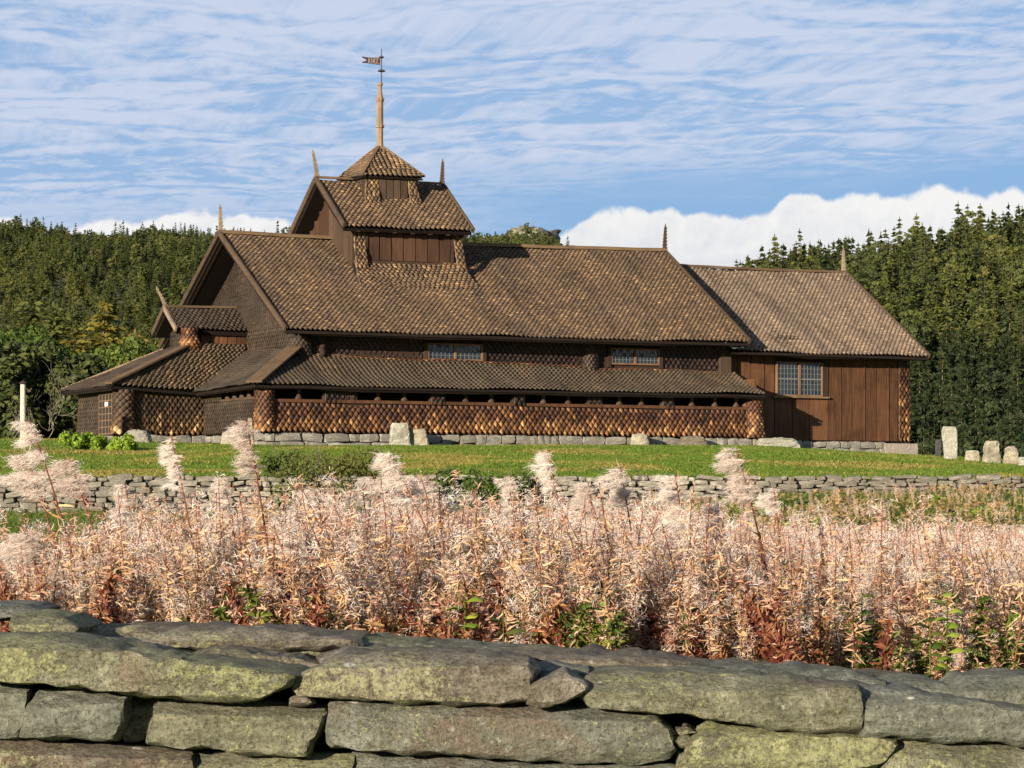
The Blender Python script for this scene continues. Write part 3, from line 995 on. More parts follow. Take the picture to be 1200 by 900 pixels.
for k, (a, b) in enumerate(cols + full):
    mb = MB(); dv = random.uniform(0, .03)
    tp = random.uniform(-.02, .02)
    mb.hexa([(a + .02, CV - .02 - dv, 3.5), (b - .02 + tp, CV - .02 - dv, 3.5), (b - .02, CV + .06, 3.5), (a + .02, CV + .06, 3.5)],
            [(a + .02 + tp, CV - .02 - dv, 8.3), (b - .02, CV - .02 - dv, 8.3), (b - .02, CV + .06, 8.3), (a + .02, CV + .06, 8.3)])
    part('plank', mb, 'tarred_planks', ch)
    if k % 2:
        mb = MB(); mb.box(a - .035, a + .035, CV - .075, CV - .052, 3.5, 8.3)
        part('batten', mb, 'tarred_planks', ch)
for a, b in lower:
    mb = MB(); mb.box(a + .02, b - .02, CV - .045, CV + .06, 3.5, zs - .1)
    part('plank', mb, 'tarred_planks', ch, label='short reddish plank below the chancel window')
mb = MB(); mb.box(wr_ + .02, u_at(970, CV) - .02, CV - .08, CV + .05, zs - .05, 8.3)
part('window_jamb', mb, 'dark_wood', ch)
window(wl, wr_, zs, 7.28, CV - .02, 6, 6, ch, sill=True, mid=True)
mb = MB(); mb.box(u_at(1052, CV), C1, CV - .04, CV + .05, 3.5, 8.3)
cp = part('corner_post', mb, 'dark_wood', ch)
wall_shingles((u_at(1052, CV), CV - .05, 8.2), (C1 + .05, CV - .05, 8.2), (C1 + .05, CV - .10, 3.5), (u_at(1052, CV), CV - .10, 3.5), 'tarred_shingles', parent=cp, w=.24)
croof = roof((24.5, RIDGE_V, 12.27), (35.6, RIDGE_V, 12.27), (35.6, 1.5, 7.68), (24.5, 1.5, 7.74), 'east_roof_shingles', sag=.05, dip=.06, name='chancel_roof')
roof((35.6, RIDGE_V, 12.27), (24.5, RIDGE_V, 12.27), (24.5, 16.6, 7.7), (35.6, 16.6, 7.7), 'east_roof_shingles', name='chancel_roof_north', w=.5, ex=.5)
cap(24.9, 35.6, RIDGE_V, 12.36, 12.36, .05, .26, .12, croof)
trim('verge_board', [((35.63, RIDGE_V, 12.30), (35.63, 1.45, 7.66)), ((35.63, RIDGE_V, 12.30), (35.63, 16.6, 7.66))], .08, .2, 'verge_boards', croof)
trim('eave_board', [((24.9, 1.58, 7.58), (35.6, 1.58, 7.54))], .1, .12, 'shade_black_wood', croof)

# ---- ridge turret, first stage
T0u, T1u, TS, TN_ = 7.0, 12.5, 6.40, 11.7
tower = part('turret_wall', (lambda m_: (m_.box(T0u + .05, T1u - .05, TS + .05, TN_, 10.6, 13.6),
             m_.hexa([(T0u + .05, TS, 13.6), (T0u + .05, TN_, 13.6), (T0u + .05, 9.06, 15.3), (T0u + .05, 9.04, 15.3)][::-1],
                     [(T1u - .05, TS, 13.6), (T1u - .05, TN_, 13.6), (T1u - .05, 9.06, 15.3), (T1u - .05, 9.04, 15.3)][::-1]), m_)[-1])(MB()), 'dark_wood')
mb = MB()
nb = 7
ba, bb = u_at(430, TS), u_at(528, TS)
for i in range(nb):
    a = ba + (bb - ba) * i / nb; b = ba + (bb - ba) * (i + 1) / nb
    m_ = MB(); dv = random.uniform(0, .03)
    m_.hexa([(a + .03, TS - .06 - dv, 11.75), (b - .03, TS - .06 - dv, 11.75), (b - .03, TS + .04, 11.75), (a + .03, TS + .04, 11.75)],
            [(a + .03 + random.uniform(-.02, .03), TS - .06 - dv, 13.0), (b - .03, TS - .06 - dv, 13.0), (b - .03, TS + .04, 13.0), (a + .03, TS + .04, 13.0)])
    part('plank', m_, 'turret_planks', tower)
mb = MB()
mb.box(ba - .12, bb + .12, TS - .17, TS, 11.6, 11.72); mb.box(ba - .12, bb + .12, TS - .15, TS, 13.02, 13.12)
mb.box(ba - .12, ba - .01, TS - .14, TS, 11.73, 13.0); mb.box(bb + .01, bb + .12, TS - .14, TS, 11.73, 13.0)
part('panel_frame', mb, 'dark_wood', tower)
for a, b, c, d in ((T0u, ba - .1, T0u - .1, ba - .1), (bb + .1, T1u, bb + .1, T1u + .1)):
    wall_shingles((a, TS - .02, 13.5), (b, TS - .02, 13.5), (d, TS - .5, 11.3), (c, TS - .5, 11.3), 'roof_shingles', parent=tower, w=.24, ex=.16, sag=.09)
# west side boards (stepped to the roof slope)
ntb = 9
for i in range(ntb):
    va = TS + .02 + i * .58; vb = va + .56
    vm = (va + vb) / 2
    zt = 15.45 - .726 * abs(vm - RIDGE_V) - .3
    m_ = MB(); du = random.uniform(0, .03)
    m_.box(T0u - .05 - du, T0u + .04, va, vb, 11.2 + .35 * abs(0), zt)
    part('plank', m_, 'grey_planks' if i < 5 else 'turret_planks', tower)
# shingled apron below the turret on the south side
roof((T0u, TS + .0, 11.72), (T1u, TS, 11.72), (T1u + .35, 4.9, 10.40), (T0u - .35, 4.9, 10.40), sag=.05, name='apron', parent=tower, th=.05, w=.25, ex=.175)
TE, TZE, TZR = 5.66, 13.24, 15.70
tr_ = roof((6.24, RIDGE_V, TZR), (12.75, RIDGE_V, TZR), (12.75, TE, TZE), (6.24, TE, TZE), sag=.05, name='turret_roof', parent=tower, w=.25, ex=.175)
roof((12.75, RIDGE_V, TZR), (6.24, RIDGE_V, TZR), (6.24, 12.44, TZE), (12.75, 12.44, TZE), name='turret_roof', parent=tower, w=.3, ex=.25)
trim('verge_board', [((6.18, RIDGE_V, TZR + .04), (6.18, TE - .05, TZE))], .09, .26, 'verge_boards', tower)
trim('verge_board', [((6.18, RIDGE_V, TZR + .04), (6.18, 12.5, TZE))], .09, .30, 'verge_boards', tower)
trim('verge_board', [((12.8, RIDGE_V, TZR + .04), (12.8, TE - .05, TZE)), ((12.8, RIDGE_V, TZR + .04), (12.8, 12.5, TZE))], .09, .24, 'verge_boards', tower)
trim('ridge_cap', [((6.2, RIDGE_V, TZR + .10), (12.8, RIDGE_V, TZR + .10))], .2, .1, 'cap_boards', tower)
mb = MB()
mb.box(6.9, 12.6, TE + .25, TE + .4, 13.1, 13.22)
for u in np.linspace(7.0, 12.5, 7):
    mb.box(u - .09, u + .09, TE + .15, TS, 12.98, 13.12)
part('eave_beam', mb, 'dark_wood', tower)

# ---- second stage with pyramid roof
cu, hw = 9.5, 1.25
m_ = MB(); m_.box(cu - hw + .04, cu + hw - .04, RIDGE_V - hw + .04, RIDGE_V + hw, 14.2, 15.95)
st2 = part('belfry_wall', m_, 'dark_wood')
fs = RIDGE_V - hw
for i in range(4):
    a = cu - .62 + i * .37
    m_ = MB(); m_.box(a + .02, a + .34, fs - .05 - random.uniform(0, .02), fs + .03, 14.6, 15.9)
    part('plank', m_, 'grey_planks', st2)
for a, b, c, d in ((cu - hw, cu - .62, cu - hw - .2, cu - .62), (cu + .86, cu + hw, cu + .86, cu + hw + .25)):
    wall_shingles((a, fs, 15.9), (b, fs, 15.9), (d, fs - .28, 14.55), (c, fs - .28, 14.55), 'roof_shingles', parent=st2, w=.22, ex=.15, sag=.06)
wall_shingles((cu - hw - .02, RIDGE_V + hw, 15.9), (cu - hw - .02, fs, 15.9), (cu - hw - .25, fs - .2, 14.6), (cu - hw - .25, RIDGE_V + hw + .2, 14.6), 'grey_shingles', parent=st2, w=.22, ex=.15, sag=.06)
h2 = 1.57
ap = (cu - .02, RIDGE_V, 17.33); ez = 15.87
cn = [(cu - h2, RIDGE_V - h2, ez), (cu + h2, RIDGE_V - h2, ez), (cu + h2, RIDGE_V + h2, ez), (cu - h2, RIDGE_V + h2, ez)]
e_ = .12
off = [(ap[0] - e_, ap[1] - e_, ap[2]), (ap[0] + e_, ap[1] - e_, ap[2]), (ap[0] + e_, ap[1] + e_, ap[2]), (ap[0] - e_, ap[1] + e_, ap[2])]
for k, mm in ((0, 'roof_shingles'), (1, 'roof_shingles'), (2, 'roof_shingles'), (3, 'roof_shingles')):
    a, b = k, (k + 1) % 4
    roof(off[a], off[b], cn[b], cn[a], mm, name='spire_roof', parent=st2, w=.26, ex=.2, th=.08)
for k in range(4):
    trim('hip_board', [(tuple(Vector(cn[k]) + Vector((0, 0, .08))), tuple(Vector(off[k]) + Vector((0, 0, .07))))], .16, .07, 'cap_boards', st2)
# spire
m_ = MB()
m_.lathe([(.22, 17.2), (.20, 17.4), (.17, 17.5), (.165, 18.28), (.22, 18.32), (.22, 18.42), (.175, 18.46), (.17, 19.5), (.20, 19.58), (.22, 19.62), (.22, 19.7), (.16, 19.75),
          (.10, 20.05), (.105, 20.3), (.15, 20.33), (.15, 20.42), (.02, 20.46)], ap[0], ap[1], 8)
spire = part('spire', m_, 'pale_wood')
m_ = MB()
m_.lathe([(.03, 20.4), (.03, 20.95), (.20, 21.0), (.20, 21.03), (.03, 21.1), (.025, 21.6), (.13, 21.66), (.13, 21.69), (.025, 21.74), (.02, 22.05), (.002, 22.1)], ap[0] + .08, ap[1], 8)
rod = part('weather_vane', m_, 'iron', spire)
m_ = MB()
fu = ap[0] + .06
zt, zb = 21.64, 21.30
m_.hexa([(fu - .05, 9.03, zb), (fu - .05, 9.07, zb), (fu - .05, 9.07, zt), (fu - .05, 9.03, zt)], [(fu - .75, 9.03, zb + .04), (fu - .75, 9.07, zb + .04), (fu - .75, 9.07, zt - .02), (fu - .75, 9.03, zt - .02)])
for s in (0, 1):
    a = (zb + .04) + s * .16; b = a + .12
    m_.hexa([(fu - .75, 9.03, a), (fu - .75, 9.07, a), (fu - .75, 9.07, b), (fu - .75, 9.03, b)],
            [(fu - .98, 9.03, a + (.0 if s == 0 else .10)), (fu - .98, 9.07, a + (.0 if s == 0 else .10)), (fu - .98, 9.07, a + (.04 if s == 0 else .14)), (fu - .98, 9.03, a + (.04 if s == 0 else .14))])
flag = part('flag', m_, 'vane_paint', rod)
m_ = MB()
for i in range(4):   # cut-out numerals on the vane
    x = fu - .20 - i * .13
    m_.box(x - .08, x, 9.02, 9.028, zb + .10, zb + .13); m_.box(x - .08, x, 9.02, 9.028, zt - .12, zt - .09)
    m_.box(x - .02, x, 9.02, 9.028, zb + .131, zt - .121)
    if i % 2: m_.box(x - .08, x - .06, 9.02, 9.028, zb + .131, zt - .121)
m_.box(fu - .7, fu - .08, 9.02, 9.028, zt - .05, zt - .035); m_.box(fu - .7, fu - .08, 9.02, 9.028, zb + .05, zb + .065)
part('flag_mark', m_, 'vane_print', flag)


# ---- carved finials
def finial(u, v, z, h, lean, m='finial_wood', w=.27, parent=None):
    m_ = MB()
    n = 7
    for i in range(n):
        a = i / n; b = (i + .8) / n
        wa = w * (1 - a * .55); wb = w * (1 - b * .55)
        za, zb_ = z + h * a, z + h * b
        la, lb = lean * a ** 1.2, lean * b ** 1.2
        m_.hexa([(u + la - wa * .35, v - .05, za), (u + la + wa * .35, v - .05, za), (u + la + wa * .35, v + .05, za), (u + la - wa * .35, v + .05, za)],
                [(u + lb - wb * .45, v - .045, zb_), (u + lb + wb * .62, v - .045, zb_ + .02), (u + lb + wb * .62, v + .045, zb_ + .02), (u + lb - wb * .45, v + .045, zb_)])
        zc = z + h * (i + 1) / n + .005
        m_.hexa([(u + lb - wb * .28, v - .04, zb_), (u + lb + wb * .25, v - .04, zb_), (u + lb + wb * .25, v + .04, zb_), (u + lb - wb * .28, v + .04, zb_)],
                [(u + lb - wb * .28, v - .04, zc), (u + lb + wb * .25, v - .04, zc), (u + lb + wb * .25, v + .04, zc), (u + lb - wb * .28, v + .04, zc)])
    lt = lean
    m_.hexa([(u + lt - .03, v - .03, z + h), (u + lt + .03, v - .03, z + h), (u + lt + .03, v + .03, z + h), (u + lt - .03, v + .03, z + h)],
            [(u + lt - .012, v - .01, z + h * 1.14), (u + lt + .012, v - .01, z + h * 1.14), (u + lt + .012, v + .01, z + h * 1.14), (u + lt - .012, v + .01, z + h * 1.14)])
    return part('ridge_finial', m_, m, parent)


finial(UW + .02, RIDGE_V, ZR + .1, 1.15, -.03, parent=nroof)
finial(UEe, RIDGE_V, ZR + .15, 1.15, .05, parent=nroof, m='verge_boards')
finial(6.24, RIDGE_V, TZR + .1, 1.15, -.2, parent=tower)
finial(12.72, RIDGE_V, TZR + .1, 1.05, .05, parent=tower, m='verge_boards')
finial(35.45, RIDGE_V, 12.38, 1.1, .0, parent=croof, w=.26)
finial(-.95, LV, LZ + .05, .85, -.42, parent=lr, w=.2)


# ------------------------------------------------------------------ stones
def small_rock(seed, n=2):
    """irregular block, unit size, 6*(n*n) faces"""
    r = random.Random(seed)
    me_v = {}; vs = []; fs = []

    def pt(x, y, z):
        k = (round(x, 4), round(y, 4), round(z, 4))
        if k not in me_v:
            d = Vector((x, y, z))
            l = max(abs(x), abs(y), abs(z))
            rd = (abs(x) ** 5 + abs(y) ** 5 + abs(z) ** 5) ** (1 / 5)
            p = d / rd * 1.0
            p = Vector((p.x * (1 + r.uniform(-.13, .13)), p.y * (1 + r.uniform(-.1, .1)), p.z * (1 + r.uniform(-.16, .16))))
            me_v[k] = len(vs); vs.append((p.x * .5, p.y * .5, p.z * .5))
        return me_v[k]
    for ax in range(3):
        for sg in (-1, 1):
            for i in range(n):
                for j in range(n):
                    q = []
                    for (a, b) in ((i, j), (i + 1, j), (i + 1, j + 1), (i, j + 1)):
                        c = [0, 0, 0]; c[ax] = sg; c[(ax + 1) % 3] = -1 + 2 * a / n; c[(ax + 2) % 3] = -1 + 2 * b / n
                        q.append(pt(*c))
                    fs.append(tuple(q) if sg > 0 else tuple(reversed(q)))
    return vs, fs


def rock_mesh(seed, m, n=2):
    vs, fs = small_rock(seed, n)
    if n > 2:
        vs = [tuple(Vector(v) * (1 + .35 * noise.fractal(Vector(v) * 2.2 + Vector((seed, 0, 0)), 1, 2, 3))) for v in vs]
    me = bpy.data.meshes.new('stone')
    me.from_pydata(vs, [], fs)
    me.materials.append(MATS[m])
    me.update()
    return me


# church plinth, stone by stone along the south, west and chancel sides
pl = MB()
pl.box(.2, A1 - .2, .2, 1.2, 2.2, 3.44); pl.box(.2, 1.2, 1.2, 7.2, 2.2, 3.43)
pl.hexa([(-4.0, 7.1, 2.2), (.1, 7.6, 2.2), (.1, 12.2, 2.2), (-4.0, 12.2, 2.2)], [(-4.0, 7.1, 3.42), (.1, 7.6, 3.42), (.1, 12.2, 3.42), (-4.0, 12.2, 3.42)])
pl.box(C0, C1 - .3, CV + .2, 15, 2.0, 3.42)
plinth = part('plinth', pl, 'joint_dark')
plm = [rock_mesh(100 + i, 'plinth_stone') for i in range(8)]


def course(p0, p1, z0, z1, depth, lo=.3, hi=1.3, rows=1):
    p0 = Vector(p0); p1 = Vector(p1)
    L = (p1 - p0).length; d = (p1 - p0) / L
    ang = math.atan2(d.y, d.x)
    for r_ in range(rows):
        za = z0 + (z1 - z0) * r_ / rows; zb = z0 + (z1 - z0) * (r_ + 1) / rows
        x = random.uniform(0, .2)
        while x < L - .15:
            w = min(random.uniform(lo, hi), L - x)
            c = p0 + d * (x + w / 2)
            hh = (zb - za) * random.uniform(.8, 1.12)
            link('stone', random.choice(plm), plinth, loc=(c.x, c.y, (za + zb) / 2 - BZ), rot=(0, random.uniform(-.08, .08), ang + random.uniform(-.08, .08)),
                 sc=(w * 1.06, depth * random.uniform(.9, 1.1), hh * 1.05))
            x += w


course((.0, .12, 0), (A1, .12, 0), 3.06, 3.48, .5)
course((.0, .08, 0), (A1, .08, 0), 2.72, 3.08, .5, .6, 1.5)
course((.12, 7.3, 0), (.12, .1, 0), 3.1, 3.47, .5); course((.1, 7.3, 0), (.1, .1, 0), 2.7, 3.1, .5)
course((-4.3, 6.65, 0), (0, 7.2, 0), 3.1, 3.46, .5); course((-4.3, 6.6, 0), (0, 7.15, 0), 2.75, 3.1, .5)
course((A1 + .2, CV + .1, 0), (33.9, CV + .1, 0), 3.1, 3.46, .5, .5, 1.0)
course((A1 + .2, CV + .05, 0), (33.9, CV + .05, 0), 2.5, 3.12, .5, .5, 1.0, 2)
m_ = MB(); m_.box(33.7, 35.6, CV - .22, CV + 1.6, 1.9, 3.38)
part('plinth_block', m_, 'concrete', plinth, label='smooth concrete block under the chancel corner')


def world_at(px, py_base, Y):
    X = (px - 600) / 3500 * Y
    return X


def slab_stone(px0, px1, py0, py1, Y, m, label, name='gravestone', cat='gravestone', taper=.9, thick=.25, skew=0.0, round_top=.1, group=None, seed=0, bury=.3):
    """standing stone at distance Y, px/py its outline in the photograph"""
    s = Y / 3500
    x0, x1 = (px0 - 600) * s, (px1 - 600) * s
    z1 = (600 - py0) * s; z0 = (600 - py1) * s
    w = x1 - x0; h = z1 - z0
    r = random.Random(seed)
    n = 8
    prof = []
    for i in range(n + 1):
        t = i / n
        hwid = w / 2 * (1 - (1 - taper) * t)
        if t > .85: hwid *= 1 - round_top * ((t - .85) / .15) ** 2 * 2.0
        prof.append((hwid, h * t))
    mb = MB()
    rings = []
    seg = 14
    vs = []; fs = []
    for i, (hwid, z) in enumerate([(prof[0][0], -bury)] + prof):
        for k in range(seg):
            a = 2 * math.pi * k / seg
            c, s_ = math.cos(a), math.sin(a)
            pw = .35
            ex = math.copysign(abs(c) ** pw, c); ey = math.copysign(abs(s_) ** pw, s_)
            j = .03 * w
            vs.append((ex * hwid + skew * z + r.uniform(-j, j), ey * thick / 2 + r.uniform(-j, j), z + (r.uniform(-j, j) if i else 0)))
    nr = n + 2
    for i in range(nr - 1):
        for k in range(seg):
            a = i * seg + k; b = i * seg + (k + 1) % seg
            fs.append((a, b, b + seg, a + seg))
    c0 = len(vs); vs.append((skew * h, 0, h + .01))
    for k in range(seg):
        fs.append(((nr - 1) * seg + k, (nr - 1) * seg + (k + 1) % seg, c0))
    me = bpy.data.meshes.new(name)
    me.from_pydata(vs, [], fs); me.materials.append(MATS[m]); me.update()
    o = link(name, me, loc=((x0 + x1) / 2, Y, z0), rot=(0, 0, r.uniform(-.2, .2)))
    return tag(o, label, cat, group)


gg = 'old gravestones on the lawn'
slab_stone(1107, 1122, 500, 541, 116, 'pale_slab', 'tall narrow pale stone slab leaning slightly beside the shorter gravestones', taper=1.25, thick=.2, skew=-.06, group=gg, seed=1)
slab_stone(1096, 1103, 515, 537, 118, 'dark_slab', 'narrow black gravestone just behind the tall pale slab', thick=.15, taper=1, group=gg, seed=2)
slab_stone(1130, 1149, 528, 545, 115, 'grave_stone', 'low squat brownish gravestone beside the tall pale slab', taper=.85, thick=.35, group=gg, seed=3)
slab_stone(1151, 1173, 517, 545, 114, 'grave_stone', 'speckled tapering gravestone, the tallest of the three squat ones', taper=.72, thick=.35, group=gg, seed=4)
slab_stone(1175, 1195, 523, 546, 114, 'grave_stone', 'speckled gravestone with rounded shoulders next to the low white stone', taper=.76, thick=.35, round_top=.3, group=gg, seed=5)
slab_stone(1193, 1214, 536, 548, 113, 'pale_slab', 'low white stone at the edge of the row of gravestones', taper=.95, thick=.3, group=gg, seed=6)
slab_stone(456, 481, 496, 522, 131.4, 'pale_slab', 'broad pale gravestone standing against the aisle wall of the church', taper=.86, thick=.3, group=gg, seed=7)
slab_stone(478, 503, 503, 522, 131.8, 'grave_stone', 'lower tapering stone leaning behind the broad pale gravestone', taper=.72, thick=.3, skew=-.05, group=gg, seed=8)
slab_stone(289, 298, 490, 523, 122, 'grave_stone', 'slim pointed grey stone post in front of the corner of the church', taper=.6, thick=.2, name='stone_post', cat='stone post', seed=9)
for (a, b, c, d, Y, lab, sd, mm) in ((738, 761, 508, 523, 137.3, 'upright rough stone propped on the plinth midway along the aisle', 10, 'grave_stone'),
                                 (795, 828, 511, 523, 138.6, 'rounded brownish boulder lying by the aisle plinth', 11, 'brown_stone'),
                                 (884, 938, 513, 527, 140.8, 'long pale lichen covered boulder where aisle and chancel meet', 12, 'pale_slab'),
                                 (258, 286, 505, 523, 125, 'square pale stone block on the grass near the porch', 13, 'grave_stone'),
                                 (146, 176, 504, 518, 121, 'flat pale doorstep boulder beside the porch corner', 14, 'plinth_stone')):
    slab_stone(a, b, c, d, Y, mm, lab, name='boulder', cat='boulder', taper=.8, thick=.6, round_top=.4, seed=sd)

# wooden post with a floodlight
lx = (27 - 600) / 3500 * 128
post = bpy.data.objects.new('lamp_post', None); COL.objects.link(post)
post.location = (lx, 128, float(gz(lx, 128)) - .1)
tag(post, 'pale wooden post with a small black floodlight at its top', 'lamp post')
m_ = MB(); m_.lathe([(.13, 0), (.125, 1.2), (.115, 2.45), (.10, 2.52)], 0, 0, 10)
link('pole', m_.mesh('pole', 'post_wood', 0, True), post)
m_ = MB(); m_.bar((.1, -.05, 2.34), (.24, -.08, 2.26), .04, .04); m_.box(.2, .36, -.2, -.02, 2.16, 2.28)
link('floodlight', m_.mesh('floodlight', 'joint_dark'), post)
m_ = MB(); m_.lathe([(.13, 2.5), (.17, 2.56), (.02, 2.66)], 0, 0, 8)
link('post_cap', m_.mesh('post_cap', 'iron'), post)

# ------------------------------------------------------------------ churchyard wall (middle distance)
cyw = bpy.data.objects.new('churchyard_wall', None); COL.objects.link(cyw)
cyw.location = (0, 84.5, 0)
tag(cyw, 'low dry stone wall holding up the churchyard lawn', 'stone wall')
m_ = MB()
NX = 80
for i in range(NX):
    a = -25.5 + 51 * i / NX; b = -25.5 + 51 * (i + 1) / NX
    za, zb = float(gz(a, 84.2)) - .3, float(gz(b, 84.2)) - .3
    m_.hexa([(a, .12, za), (b, .12, zb), (b, .9, zb), (a, .9, za)], [(a, .12, .93), (b, .12, .93), (b, .9, .93), (a, .9, .93)])
link('wall_core', m_.mesh('wall_core', 'joint_dark'), cyw)
wm = [rock_mesh(200 + i, 'wall_stone') for i in range(10)]
cand = []
for row in range(8):
    x = -25 + random.uniform(0, .3)
    while x < 25:
        w = random.choice((random.uniform(.16, .3), random.uniform(.28, .5), random.uniform(.45, .85)))
        xc = x + w / 2
        zbase = float(gz(xc, 84.2)) - .05
        hrow = (1.02 - zbase) / 8
        z = zbase + hrow * (row + .5)
        left = -15 < xc < -8; right = 7 < xc < 15
        cand.append((0 if right else (1 if left else (2 if abs(xc) < 15 else 3)), -row, xc, z, w, hrow))
        x += w
cand.sort(key=lambda c: (c[0], c[1]))
rest_v = []; rest_f = []
for i, (_, _, xc, z, w, hrow) in enumerate(cand):
    loc = (xc + random.uniform(-.03, .03), .14 + random.uniform(-.09, .07), z + random.uniform(-.035, .035))
    rot = (random.uniform(-.12, .12), random.uniform(-.16, .16), random.uniform(-.15, .15))
    sc = (w * 1.0, random.uniform(.35, .5), hrow * random.uniform(.75, 1.35))
    if i < 300:
        link('stone', random.choice(wm), cyw, loc=loc, rot=rot, sc=sc)
    else:
        me = random.choice(wm)
        M = Matrix.LocRotScale(Vector(loc), Euler(rot), Vector(sc))
        b0 = len(rest_v)
        rest_v += [tuple(M @ v.co) for v in me.vertices]
        rest_f += [tuple(b0 + k for k in p.vertices) for p in me.polygons]
me = bpy.data.meshes.new('small_stones'); me.from_pydata(rest_v, [], rest_f); me.materials.append(MATS['wall_stone']); me.update()
o = link('small_stones', me, cyw); o['kind'] = 'stuff'

# ------------------------------------------------------------------ the dry stone wall in front
fw = bpy.data.objects.new('dry_stone_wall', None); COL.objects.link(fw)
FY = 8.0
fw.location = (0, FY, -1.6)
tag(fw, 'lichen covered dry stone wall of long flat slabs across the foreground', 'stone wall')


def big_stone(poly, y0, y1, m, amp=.010, n=22, seed=0, sag_top=0.0, rnd=.05, tilt=0.0):
    """poly: outline in photo pixels on the wall's face; y0 front, y1 back (m behind the face plane)"""
    Yp = FY + y0
    s = Yp / 3500
    P = [((x - 600) * s, (600 - y) * s + 1.6) for x, y in poly]
    xs_ = [p[0] for p in P]; zs_ = [p[1] for p in P]
    cx, cz = (min(xs_) + max(xs_)) / 2, (min(zs_) + max(zs_)) / 2
    hw, hh = (max(xs_) - min(xs_)) / 2, (max(zs_) - min(zs_)) / 2
    gx, gzz = 1 + .006 / hw, 1 + .005 / hh
    Q = [((x - cx) / hw * gx, (z - cz) / hh * gzz) for x, z in P]

    def bound(th):
        dx, dz = math.cos(th), math.sin(th)
        best = 0.01
        for i in range(len(Q)):
            ax, az = Q[i]; bx, bz = Q[(i + 1) % len(Q)]
            ex, ez_ = bx - ax, bz - az
            den = dx * ez_ - dz * ex
            if abs(den) < 1e-9: continue
            t = (ax * ez_ - az * ex) / den
            u = (ax * dz - az * dx) / den
            if t > 0 and -1e-6 <= u <= 1 + 1e-6: best = max(best, t)
        return best
    tab = np.array([bound(2 * math.pi * k / 360) for k in range(360)])
    tab = (np.roll(tab, 1) + 2 * tab + np.roll(tab, -1)) / 4
    tab3 = np.concatenate([tab, tab[:1]])
    rr_ = random.Random(seed * 31)
    cuts = []
    cyy = (y0 + y1) / 2
    for q in range(18):
        if q >= 16:
            th = math.radians(rr_.uniform(60, 74)); nv = Vector((rr_.uniform(-.05, .05), -math.cos(th), math.sin(th))); fac = rr_.uniform(.72, .82)
        elif q < 7:
            th = math.radians(rr_.uniform(22, 75)) * (1 if q % 2 else -1)
            nv = Vector((rr_.uniform(-.10, .10), -math.cos(th), math.sin(th)))
            fac = rr_.uniform(.84, .95)
        elif q < 11:
            nv = Vector((rr_.uniform(-.12, .12), -1, rr_.uniform(-.35, .35))); fac = rr_.uniform(.90, .97)
        elif q < 14:
            nv = Vector((rr_.choice((-1, 1)) * rr_.uniform(.6, 1), -rr_.uniform(.2, .9), rr_.uniform(-.5, .5))); fac = rr_.uniform(.90, .97)
        else:
            nv = Vector((rr_.uniform(-.08, .08), rr_.uniform(-.2, .2), 1)); fac = rr_.uniform(.9, .97)
        nv.normalize()
        sup = abs(nv.x) * hw + abs(nv.y) * (y1 - y0) / 2 + abs(nv.z) * hh
        cuts.append((nv, sup * fac))
    cc = Vector((cx, cyy, cz))
    nx_, nz_ = n * 2, n
    ny_ = 8
    key = {}; V = []; Fc = []
    D = (y1 - y0)

    def vid(a, b, c):
        k = (round(a, 5), round(b, 5), round(c, 5))
        if k in key: return key[k]
        th = math.atan2(c, a) % (2 * math.pi)
        rad = max(abs(a), abs(c))
        B = float(np.interp(th / (2 * math.pi) * 360, np.arange(361), tab3))
        # round the edges towards front/back
        fb = abs(b)
        q = max(0, (fb - .55) / .45)
        inset_w = rnd * .9 * q ** 3
        x = cx + math.cos(th) * rad * B * (hw - inset_w * min(1, rad ** 2))
        z = cz + math.sin(th) * rad * B * (hh - inset_w * min(1, rad ** 2))
        er = max(0, (rad - .75) / .25)
        y = (b * .5 + .5) * D + y0
        if b < 0: y += rnd * .35 * er ** 2 * fb ** 2
        y += tilt * (z - cz)
        p = Vector((x * 3 + seed * 7.3, y * 3, z * 5))
        nz1 = noise.fractal(p, .9, 2.2, 4)
        nz2 = noise.fractal(p * 5.0, .8, 2.1, 4)
        st = noise.noise(Vector((x * 2 + seed, seed * 3.3, z * 34)))
        d = amp * .35 * nz1 + amp * .55 * nz2
        if fb > .9:
            y += (d * 1.6 + amp * .6 * st) * (1 if b < 0 else .4)
        if rad > .9:
            x += math.cos(th) * d * 1.2; z += math.sin(th) * d * 1.3
            z += amp * .9 * noise.noise(Vector((x * 14, y * 9, seed)))
        pv_ = Vector((x, y, z)) - cc
        for nv, dd in cuts:
            e_ = nv.dot(pv_) - dd
            if e_ > 0: pv_ = pv_ - nv * e_ * .93
        x, y, z = pv_ + cc
        key[k] = len(V); V.append((x, y, z))
        return key[k]
    ga = [-1 + 2 * i / nx_ for i in range(nx_ + 1)]
    gc = [-1 + 2 * i / nz_ for i in range(nz_ + 1)]
    gb_ = [-1, -.93, -.82, -.65, -.4, 0, .5, .8, 1]
    for sg in (-1, 1):
        for i in range(nx_):
            for j in range(nz_):
                q = [vid(ga[i], sg, gc[j]), vid(ga[i + 1], sg, gc[j]), vid(ga[i + 1], sg, gc[j + 1]), vid(ga[i], sg, gc[j + 1])]
                Fc.append(q if sg < 0 else q[::-1])
    for sg in (-1, 1):
        for i in range(nx_):
            for j in range(ny_):
                q = [vid(ga[i], gb_[j], sg), vid(ga[i + 1], gb_[j], sg), vid(ga[i + 1], gb_[j + 1], sg), vid(ga[i], gb_[j + 1], sg)]
                Fc.append(q if sg > 0 else q[::-1])
        for i in range(nz_):
            for j in range(ny_):
                q = [vid(sg, gb_[j], gc[i]), vid(sg, gb_[j], gc[i + 1]), vid(sg, gb_[j + 1], gc[i + 1]), vid(sg, gb_[j + 1], gc[i])]
                Fc.append(q if sg < 0 else q[::-1])
    me = bpy.data.meshes.new('stone')
    me.from_pydata(V, [], Fc)
